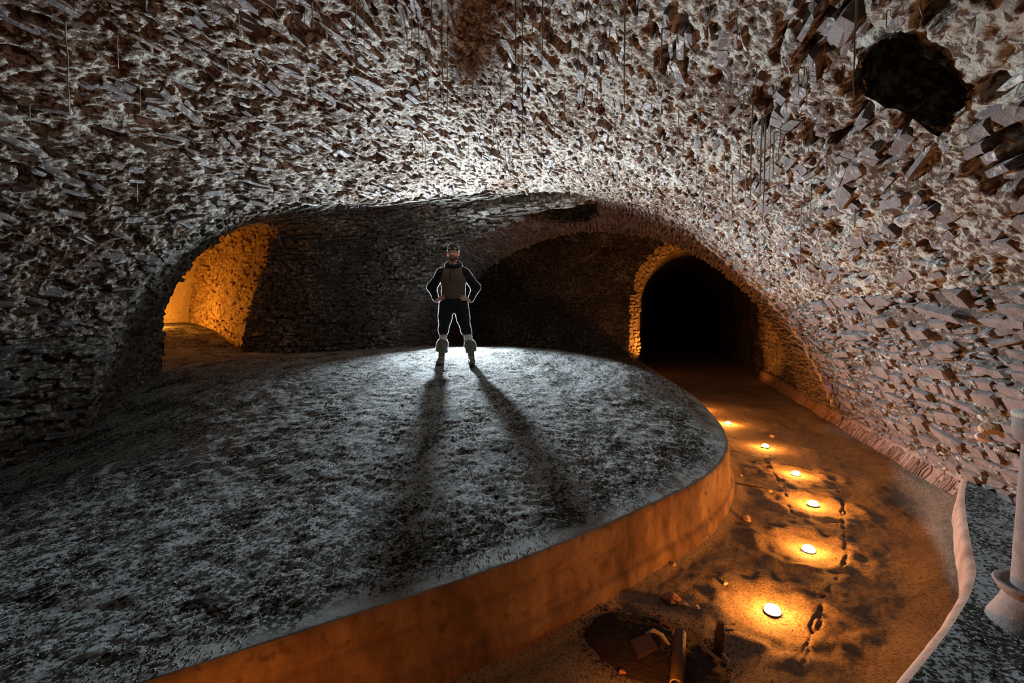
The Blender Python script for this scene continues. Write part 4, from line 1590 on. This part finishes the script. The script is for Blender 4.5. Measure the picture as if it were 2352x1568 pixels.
# head details
for sd in (-1, 1):
    f = Field((sd * 0.085 - 0.05, -0.06, 1.58), (sd * 0.085 + 0.05, 0.08, 1.74), 0.005)
    f.ell((sd * 0.081, 0.012, 1.664), (0.0125, 0.020, 0.030), 0)
    f.ell((sd * 0.086, 0.000, 1.664), (0.010, 0.012, 0.018), 0.004, 'softcut')
    shape('ear', f, M['ear'], man, 0.3, 'ear glowing red with light from behind')
    V, Q = lathe([(0.0, -0.0115)] + [(0.0115 * math.cos(w), 0.0115 * math.sin(w)) for w in np.linspace(-1.4, 1.4, 9)] + [(0.0, 0.0115)], 14)
    eo = link('eye', mesh_arrays('eye', V, Q, True), M['shaded_eye'], man)
    eo.location = (sd * 0.030, -0.0800, 1.671)
    V, Q = lathe([(0.0055, 0.0), (0.0045, 0.0015), (0.0, 0.002)], 12)
    V = np.stack([V[:, 0], -V[:, 2] - 0.0105, V[:, 1]], 1)
    link('iris', mesh_arrays('iris', V, Q), M['iris'], eo)
    V, T = tube([(sd * 0.012, -0.103, 1.689), (sd * 0.028, -0.101, 1.692), (sd * 0.046, -0.088, 1.690)], [0.003, 0.0042, 0.002], 6)
    link('eyebrow', mesh_arrays('eyebrow', V, T, True), M['hair'], man)
f = Field((-0.09, -0.13, 1.52), (0.09, 0.06, 1.66), 0.005)
f.ell((0, -0.040, 1.592), (0.057, 0.060, 0.047), 0.02)
f.ell((0, -0.020, 1.625), (0.0685, 0.070, 0.05), 0.02)
f.ell((0, -0.078, 1.567), (0.025, 0.022, 0.020), 0.015)
f.cap((-0.026, -0.092, 1.615), (0, -0.103, 1.619), 0.008, 0.008, 0.006)
f.cap((0.026, -0.092, 1.615), (0, -0.103, 1.619), 0.008, 0.008, 0.006)
f.ell((0, -0.11, 1.602), (0.019, 0.03, 0.006), 0.003, 'softcut')
f.ell((0, -0.09, 1.657), (0.050, 0.07, 0.031), 0.004, 'softcut')
f.ripple(0.003, 60, 360).below((0, 0, 1), 1.645)
shape('beard', f, M['hair'], man, 0.3, 'short reddish-brown beard')
f = Field((-0.12, -0.14, 1.62), (0.12, 0.15, 1.85), 0.006)
f.ell((0, 0.012, 1.718), (0.086, 0.108, 0.102), 0)
f.below((0, -0.55, -1), -1.652)
cap_o = shape('cap', f, M['cap'], man, 0.9, 'close dark cap under the head-torch strap')
th = np.linspace(0, 2 * math.pi, 41)
V, T = tube(np.stack([0.0875 * np.cos(th), 0.012 + 0.109 * np.sin(th), 1.728 + 0.004 * np.sin(th)], 1), 0.009, 6, False)
lamp_root = empty('headlamp', (0, 0, 0)); lamp_root.parent = man
tag(lamp_root, 'black head torch with two pale patches')
link('head_strap', mesh_arrays('head_strap', V, T, True), M['strap'], lamp_root)
f = Field((-0.05, -0.16, 1.70), (0.05, -0.06, 1.80), 0.005)
f.cap((0, -0.105, 1.720), (0, -0.100, 1.768), 0.019, 0.016, 0)
shape('torch_housing', f, M['strap'], lamp_root)
V, T = tube([(0, -0.098, 1.76), (0, -0.060, 1.803), (0, 0.0, 1.823), (0, 0.06, 1.80), (0, 0.11, 1.74)], 0.008, 6)
link('top_strap', mesh_arrays('top_strap', V, T, True), M['strap'], lamp_root)
for sd in (-1, 1):
    f = Field((sd * 0.042 - 0.03, -0.14, 1.70), (sd * 0.042 + 0.03, -0.05, 1.77), 0.004)
    f.cap((sd * 0.034, -0.098, 1.733), (sd * 0.054, -0.082, 1.733), 0.011, 0.010, 0)
    shape('pale_patch', f, M['tape'], lamp_root)
    V, Q = lathe([(0.0, -0.006), (0.005, -0.003), (0.006, 0.0), (0.004, 0.004), (0.0, 0.006)], 10)
    lo = link('torch_lens', mesh_arrays('torch_lens', V, Q, True), M['lens_glass'], lamp_root)
    lo.location = (sd * 0.012, -0.052, 1.812)

# lint standing off the cloth, which catches the lamp behind him
r_ = np.random.default_rng(12)
TV = []
for V, Q, dens in FUZZ:
    A, B, C, D = (V[Q[:, k]] for k in range(4))
    nrm = np.cross(C - A, D - B)
    ar = np.linalg.norm(nrm, axis=1) / 2
    nrm /= (2 * ar + 1e-12)[:, None]
    n = int(ar.sum() * 30000 * dens)
    wgt = ar * np.where(nrm[:, 1] < -0.45, 0.12, 1.0)      # density shaped for rim light: thin in front, thick at sides and back
    pick = r_.choice(len(Q), n, p=wgt / wgt.sum())
    a, bb = r_.random((n, 1)), r_.random((n, 1))
    P = (A[pick] * (1 - a) + B[pick] * a) * (1 - bb) + (D[pick] * (1 - a) + C[pick] * a) * bb
    N = nrm[pick] + r_.normal(0, 0.35, (n, 3))
    N /= np.linalg.norm(N, axis=1)[:, None]
    S_ = np.cross(N, r_.normal(0, 1, (n, 3)))
    S_ /= np.linalg.norm(S_, axis=1)[:, None]
    L = (0.004 + 0.007 * r_.random(n) ** 2)[:, None]
    TV.append(np.stack([P - S_ * 0.0005, P + S_ * 0.0005, P + N * L], 1))
TV = np.concatenate(TV)
lint = link('cloth_lint', mesh_arrays('cloth_lint', TV.reshape(-1, 3), np.arange(len(TV) * 3).reshape(-1, 3)), M['fuzz'], man, kind='stuff')

# ------------------------------------------------------------------ column on the right ledge
M['column'] = mat_plaster('weathered_column', (0.16, 0.135, 0.128), (0.20, 0.175, 0.165), (0.11, 0.085, 0.08), True, 0.35)
M['cap_stone'] = mat_mortar('lichen_stone', (0.66, 0.68, 0.60), (0.42, 0.40, 0.37), 0.40, 0.58, 20)
col = empty('column', (1.755, 2.785, 0.235), 0, label='slim weathered stone column with flared base and pale cap, painted letters on its shaft', cat='column')
def lathe_part(name, prof, mat, n=40, label=None):
    V, Q = lathe(prof, n)
    V = V + 0.004 * np.stack([gnoise(V * 11 + 3, 401), gnoise(V * 11 + 3, 402), gnoise(V * 11 + 3, 403)], -1)
    return link(name, mesh_arrays(name, V, Q, True), mat, col, label)
lathe_part('base', [(0.0, -0.04), (0.185, -0.04), (0.182, 0.0), (0.176, 0.02), (0.155, 0.06), (0.136, 0.10), (0.126, 0.135), (0.124, 0.15), (0.0, 0.15)], M['column'])
lathe_part('collar', [(0.10, 0.145), (0.128, 0.15), (0.146, 0.168), (0.158, 0.19), (0.160, 0.198), (0.152, 0.203), (0.125, 0.196), (0.105, 0.19), (0.09, 0.19)], M['column'])
lathe_part('shaft', [(0.098, 0.185)] + [(0.098 - 0.010 * t, 0.185 + 0.70 * t) for t in np.linspace(0, 1, 14)], M['column'])
lathe_part('capital', [(0.082, 0.86), (0.092, 0.865), (0.112, 0.885), (0.122, 0.915), (0.124, 0.95), (0.122, 0.985), (0.116, 1.0), (0.0, 1.004)], M['column'])
lathe_part('cap_slab', [(0.0, 0.995), (0.126, 0.995), (0.130, 1.005), (0.124, 1.016), (0.08, 1.02), (0.0, 1.021)], M['cap_stone'], 40, 'pale lichen-crusted cap')
me = text_mesh('LAPEND', 0.085)
n = len(me.vertices)
co = np.empty(n * 3, np.float32); me.vertices.foreach_get('co', co); co = co.reshape(-1, 3)
top = 0.80 - (co[:, 0] - co[:, 0].min()) * (0.36 / np.ptp(co[:, 0]))
wA = math.radians(218) + (co[:, 1] - co[:, 1].min()) / 0.093
rad_ = 0.0965 + co[:, 2]
me.vertices.foreach_set('co', np.stack([rad_ * np.cos(wA), rad_ * np.sin(wA), top], 1).astype(np.float32).ravel())
me.update()
link('lettering', me, M['paint_white'], col, 'white painted letters running down the shaft')

# ------------------------------------------------------------------ rocks and rubbish
M['rock_tan'] = mat_plain('tan_rock', (0.44, 0.33, 0.20), 0.75, 0.3, 0, (35, 0.6, 0.01), (0.36, 0.24, 0.14))
M['rock_red'] = mat_plain('red_brown_rock', (0.36, 0.17, 0.10), 0.75, 0.3, 0, (35, 0.6, 0.01), (0.26, 0.12, 0.07))
M['rock_grey'] = mat_plain('grey_rock', (0.34, 0.30, 0.25), 0.8, 0.3, 0, (35, 0.6, 0.01), (0.24, 0.19, 0.15))
M['rock_pink'] = mat_plain('pinkish_rock', (0.50, 0.38, 0.33), 0.75, 0.3, 0, (35, 0.6, 0.01), (0.42, 0.30, 0.25))
M['char_wood'] = mat_plain('charred_wood', (0.06, 0.032, 0.018), 0.8, 0.3, 0, (60, 0.9, 0.02), (0.12, 0.06, 0.03))
M['pale_wood'] = mat_plain('pale_split_wood', (0.40, 0.25, 0.11), 0.7, 0.3, 0, (70, 0.7, 0.01), (0.28, 0.16, 0.07))
M['bone'] = mat_plain('pale_strip', (0.50, 0.40, 0.32), 0.5, 0.4, 0, (50, 0.4, 0.01), (0.36, 0.27, 0.20))
M['iron'] = mat_plain('rusty_black_pipe', (0.035, 0.020, 0.013), 0.6, 0.4, 0, (60, 0.6, 0.01), (0.075, 0.035, 0.018))


def rock_mesh(name, size, seed, sharp=0.18, n=16):
    th = np.linspace(0, math.pi, n // 2 + 2)
    ph = np.linspace(0, 2 * math.pi, n, endpoint=False)
    V = [(0, 0, 1)]
    for t in th[1:-1]:
        for p in ph:
            V.append((math.sin(t) * math.cos(p), math.sin(t) * math.sin(p), math.cos(t)))
    V.append((0, 0, -1))
    V = np.array(V)
    k = 1 + sharp * 2 * fbm(V * 1.6 + seed * 3.1, 2, seed)
    V = V * k[:, None]
    r = np.random.default_rng(seed)
    for _ in range(5):                      # flat broken faces
        d = r.normal(0, 1, 3); d /= np.linalg.norm(d)
        h = V @ d
        V -= np.maximum(h - r.uniform(0.62, 0.85), 0)[:, None] * d
    V = V * np.array(size)
    T = []
    m = len(th) - 2
    for k in range(n):
        T.append((0, 1 + k, 1 + (k + 1) % n))
        T.append((len(V) - 1, 1 + (m - 1) * n + (k + 1) % n, 1 + (m - 1) * n + k))
    for i in range(m - 1):
        for k in range(n):
            a, b_ = 1 + i * n + k, 1 + i * n + (k + 1) % n
            c, d = a + n, b_ + n
            T += [(a, c, d), (a, d, b_)]
    return mesh_arrays(name, V, np.array(T))


def fz1(x, y):
    return float(floor_z(np.array([x]), np.array([y]))[0])


def floor_rock(px, py, size, mat, label, seed, rz=0.0, name='rock', lift=0.6):
    p = at_z(px, py, 0.0)
    o = link(name, rock_mesh(name, size, seed), M[mat], None, label, 'rock', 'loose rocks on the channel floor')
    o.location = (p[0], p[1], fz1(p[0], p[1]) + size[2] * lift)
    o.rotation_euler = (0, 0, rz)
    return o


floor_rock(1541, 1372, (0.060, 0.046, 0.030), 'rock_red', 'largest red-brown broken rock on the channel floor, behind the black heap', 1, 0.5)
floor_rock(1574, 1382, (0.022, 0.017, 0.013), 'rock_pink', 'small pinkish rock touching the largest red-brown rock', 2, 0.2)
floor_rock(1601, 1388, (0.020, 0.016, 0.012), 'rock_pink', 'small pinkish rock between the red-brown rock and the nearest lamp', 3, 1.2)
floor_rock(1545, 1302, (0.022, 0.016, 0.015), 'rock_tan', 'small tan rock casting a long shadow towards the rim', 4, 0.3)
floor_rock(1667, 1331, (0.017, 0.013, 0.012), 'rock_pink', 'pale pebble on bare dirt behind the nearest lamp', 5, 0.8)
floor_rock(1714, 1190, (0.044, 0.034, 0.026), 'rock_tan', 'tan rock lying a little out from the foot of the rim', 6, 2.2)
floor_rock(1768, 1127, (0.026, 0.020, 0.017), 'rock_tan', 'round tan rock at the end of the thin stick', 7, 0.4)
floor_rock(1773, 997, (0.040, 0.034, 0.028), 'rock_tan', 'pale rounded rock just behind the second farthest lamp', 8, 0.1)
floor_rock(1702, 1092, (0.030, 0.016, 0.012), 'rock_pink', 'flat pale chip close under the right end of the rim', 9, 0.9)
floor_rock(1396, 1402, (0.020, 0.016, 0.013), 'rock_red', 'small reddish rock by the foot of the rim, apart from the heap', 10, 0.5)
floor_rock(1612, 1235, (0.020, 0.016, 0.012), 'rock_grey', 'grey pebble on the open dirt below the rim', 11, 0.9)
floor_rock(1622, 1240, (0.016, 0.014, 0.012), 'rock_tan', 'tan pebble beside the grey pebble below the rim', 12, 0.4)
floor_rock(1430, 1531, (0.020, 0.016, 0.014), 'rock_red', 'small reddish rock at the near left edge of the black heap', 13, 0.2)
floor_rock(1672, 1425, (0.045, 0.016, 0.012), 'rock_grey', 'long flat grey stone chip beside the charred post', 14, 0.35)

# the black heap
hc = at_z(1500, 1478, 0.0)
HEAP_R = (0.40, 0.30)


def heap_h(x, y):
    q = np.stack([x, y, x * 0 + 2.2], -1)
    r = np.sqrt(((x - hc[0]) / HEAP_R[0]) ** 2 + ((y - hc[1]) / HEAP_R[1]) ** 2) + 0.25 * fbm(q * 4, 2, 501)
    k = 1 - sstep(0.2, 1.0, r)
    return 0.055 * k + k * (0.018 * fbm(q * 14, 3, 502) + 0.01 * gnoise(q * 45, 503)), k


g = np.linspace(-1.25, 1.25, 110)
GX, GY = np.meshgrid(hc[0] + g * HEAP_R[0], hc[1] + g * HEAP_R[1], indexing='ij')
hh, kk = heap_h(GX, GY)
GZ = floor_z(GX, GY) + hh - 0.012 + 0.016 * np.minimum(1, kk * 6)
msk = (kk[:-1, :-1] > 0.003) | (kk[1:, 1:] > 0.003)
V, Fq = compact(np.stack([GX, GY, GZ], -1).reshape(-1, 3), grid_faces(110, 110, msk))
heap_o = link('ash_heap', mesh_arrays('ash_heap', V, Fq, True), M['soot'], floor, 'low black heap of wet ash and soil', None, None, 'stuff')


def top_z(x, y):
    x_, y_ = np.array([x]), np.array([y])
    h, k = heap_h(x_, y_)
    return float(floor_z(x_, y_)[0] + h[0] - 0.012 + 0.016 * min(1, float(k[0]) * 6))


def on_ground(px, py):
    p = at_z(px, py, 0.03)
    return np.array([p[0], p[1], top_z(p[0], p[1])])


def bar(name, P, R, n, mat, label, cat, group=None, ox=0.0):
    V, T = tube(P, R, n)
    V = V + 0.003 * np.stack([gnoise(V * 40, 511), gnoise(V * 40, 512), gnoise(V * 40, 513)], -1)
    o = link(name, mesh_arrays(name, V, T, False), M[mat], None, label, cat, group)
    return o


q = on_ground(1652, 1462)
P = [q + np.array([0, 0, -0.02]), q + np.array([0.0, 0.0, 0.05]), q + np.array([0.004, 0.0, 0.11]), q + np.array([0.006, 0.004, 0.165])]
bar('wooden_post', P, [0.028, 0.026, 0.024, 0.016], 9, 'char_wood', 'short charred wooden post standing upright by the nearest lamp', 'post')
q = on_ground(1508, 1472)
P = [q + np.array(v) for v in ((-0.055, -0.01, 0.0), (-0.048, 0.0, 0.035), (-0.015, 0.008, 0.055), (0.025, 0.0, 0.045), (0.062, -0.02, 0.012))]
bar('bent_strip', P, [0.007, 0.010, 0.010, 0.009, 0.006], 6, 'bone', 'pale arched strip on top of the black heap', 'strip', 'bent strips in the ash heap')
q = on_ground(1532, 1438)
P = [q + np.array(v) for v in ((-0.05, 0.01, 0.005), (-0.02, 0.012, 0.025), (0.012, 0.004, 0.022), (0.03, -0.02, 0.012), (0.028, -0.045, 0.006))]
bar('bent_strip', P, [0.004, 0.008, 0.009, 0.009, 0.003], 6, 'rock_red', 'thin brown crooked strip at the back of the black heap', 'strip', 'bent strips in the ash heap')
q = on_ground(1668, 1480)
P = [q + np.array(v) for v in ((-0.02, 0.045, 0.01), (-0.008, 0.02, 0.024), (0.012, -0.012, 0.02), (0.006, -0.034, 0.006))]
bar('bent_strip', P, [0.005, 0.008, 0.009, 0.004], 6, 'bone', 'small pale splinter beside the foot of the charred post', 'strip', 'bent strips in the ash heap')
q = on_ground(1628, 1476)
P = [q + np.array(v) for v in ((-0.045, 0.05, 0.02), (0.0, 0.0, 0.022), (0.045, -0.05, 0.012))]
bar('wood_piece', P, 0.012, 4, 'pale_wood', 'square-cut pale wood piece between the post and the pipe', 'wood')
q = on_ground(1690, 1108)
P = [q + np.array(v) for v in ((-0.12, 0.05, 0.015), (0.0, 0.0, 0.012), (0.14, -0.05, 0.012), (0.26, -0.085, 0.012))]
bar('stick', P, [0.004, 0.006, 0.007, 0.004], 6, 'char_wood', 'thin dark stick lying on the dirt near the end of the rim', 'stick')
# flat shard leaning in the heap
q = on_ground(1478, 1486)
bmV = np.array([(-0.06, -0.045, 0), (0.055, -0.05, 0), (0.062, 0.035, 0), (-0.045, 0.05, 0)])
V = np.concatenate([bmV, bmV * 0.96 + np.array([0, 0, 0.014])])
T = np.array([(0, 2, 1), (0, 3, 2), (4, 5, 6), (4, 6, 7), (0, 1, 5), (0, 5, 4), (1, 2, 6), (1, 6, 5), (2, 3, 7), (2, 7, 6), (3, 0, 4), (3, 4, 7)])
o = link('tile_shard', mesh_arrays('tile_shard', V, T), M['iron'], None, 'flat dark tile shard tilted in the black heap', 'tile')
o.location = q + np.array([0, 0, 0.018]); o.rotation_euler = (0.25, -0.35, 0.55)
# pipe lying towards the viewer, open end showing
qa, qb = on_ground(1562, 1470), on_ground(1555, 1556)
ax = qb - qa
P0, P1 = qa + np.array([0, 0, 0.06]), qb + np.array([0, 0, 0.040])
pipe = empty('pipe', tuple(qb), 0, label='black rusty pipe lying across the heap with its open end showing', cat='pipe')
d = (P1 - P0) / np.linalg.norm(P1 - P0)
n = 20
side = np.cross(d, (0, 0, 1)); side /= np.linalg.norm(side)
upv = np.cross(side, d)
rows = []
for c_, r in ((P0, 0.030), (P0 * 0.5 + P1 * 0.5, 0.032), (P1, 0.032), (P1, 0.026), (P1 - d * 0.16, 0.025)):
    w = np.linspace(0, 2 * math.pi, n + 1)
    rows.append(c_[None] + r * (np.cos(w)[:, None] * side + np.sin(w)[:, None] * upv))
G = np.array(rows) - qb
link('tube', mesh_arrays('tube', G.reshape(-1, 3), grid_faces(5, n + 1), True), M['iron'], pipe)
w = np.linspace(-0.6, 2.2, 14)  # pale arc: lamplight on the pipe's lip put into its colour
V, T = tube(P1 - qb + d * 0.003 + 0.029 * (np.cos(w)[:, None] * side + np.sin(w)[:, None] * upv), 0.0035, 6)
link('lit_lip', mesh_arrays('lit_lip', V, T, True), M['rock_tan'], pipe, 'lit arc of the pipe lip, its light put into the colour')


def heap_pts(r, n):
    a = r.uniform(0, 6.283, n); k = np.sqrt(r.random(n)) * 1.0 + r.normal(0, 0.08, n)
    x, y = hc[0] + HEAP_R[0] * k * np.cos(a), hc[1] + HEAP_R[1] * k * np.sin(a)
    h, kk_ = heap_h(x, y)
    return np.stack([x, y, floor_z(x, y) + h + 0.002], -1)


sg_ = scatter_grit(2500, 31, heap_pts, lambda r, n: 0.002 + 0.008 * r.random(n) ** 3, 'ash_crumbs', M['soot'], heap_o)

# cobbles standing proud of the right wall
for px, py, size, mat, seed, lab in ((2287, 984, (0.066, 0.060, 0.048), 'rock_tan', 21, 'round tan cobble'), (2272, 1003, (0.05, 0.055, 0.036), 'rock_pink', 22, 'pinkish cobble')):
    h_ = hit(px, py)
    o = link('cobble', rock_mesh('cobble', size, seed, 0.06, 20), M[mat], wall_right, lab)
    o.location = h_ + np.array([-0.045, -0.02, 0.0])
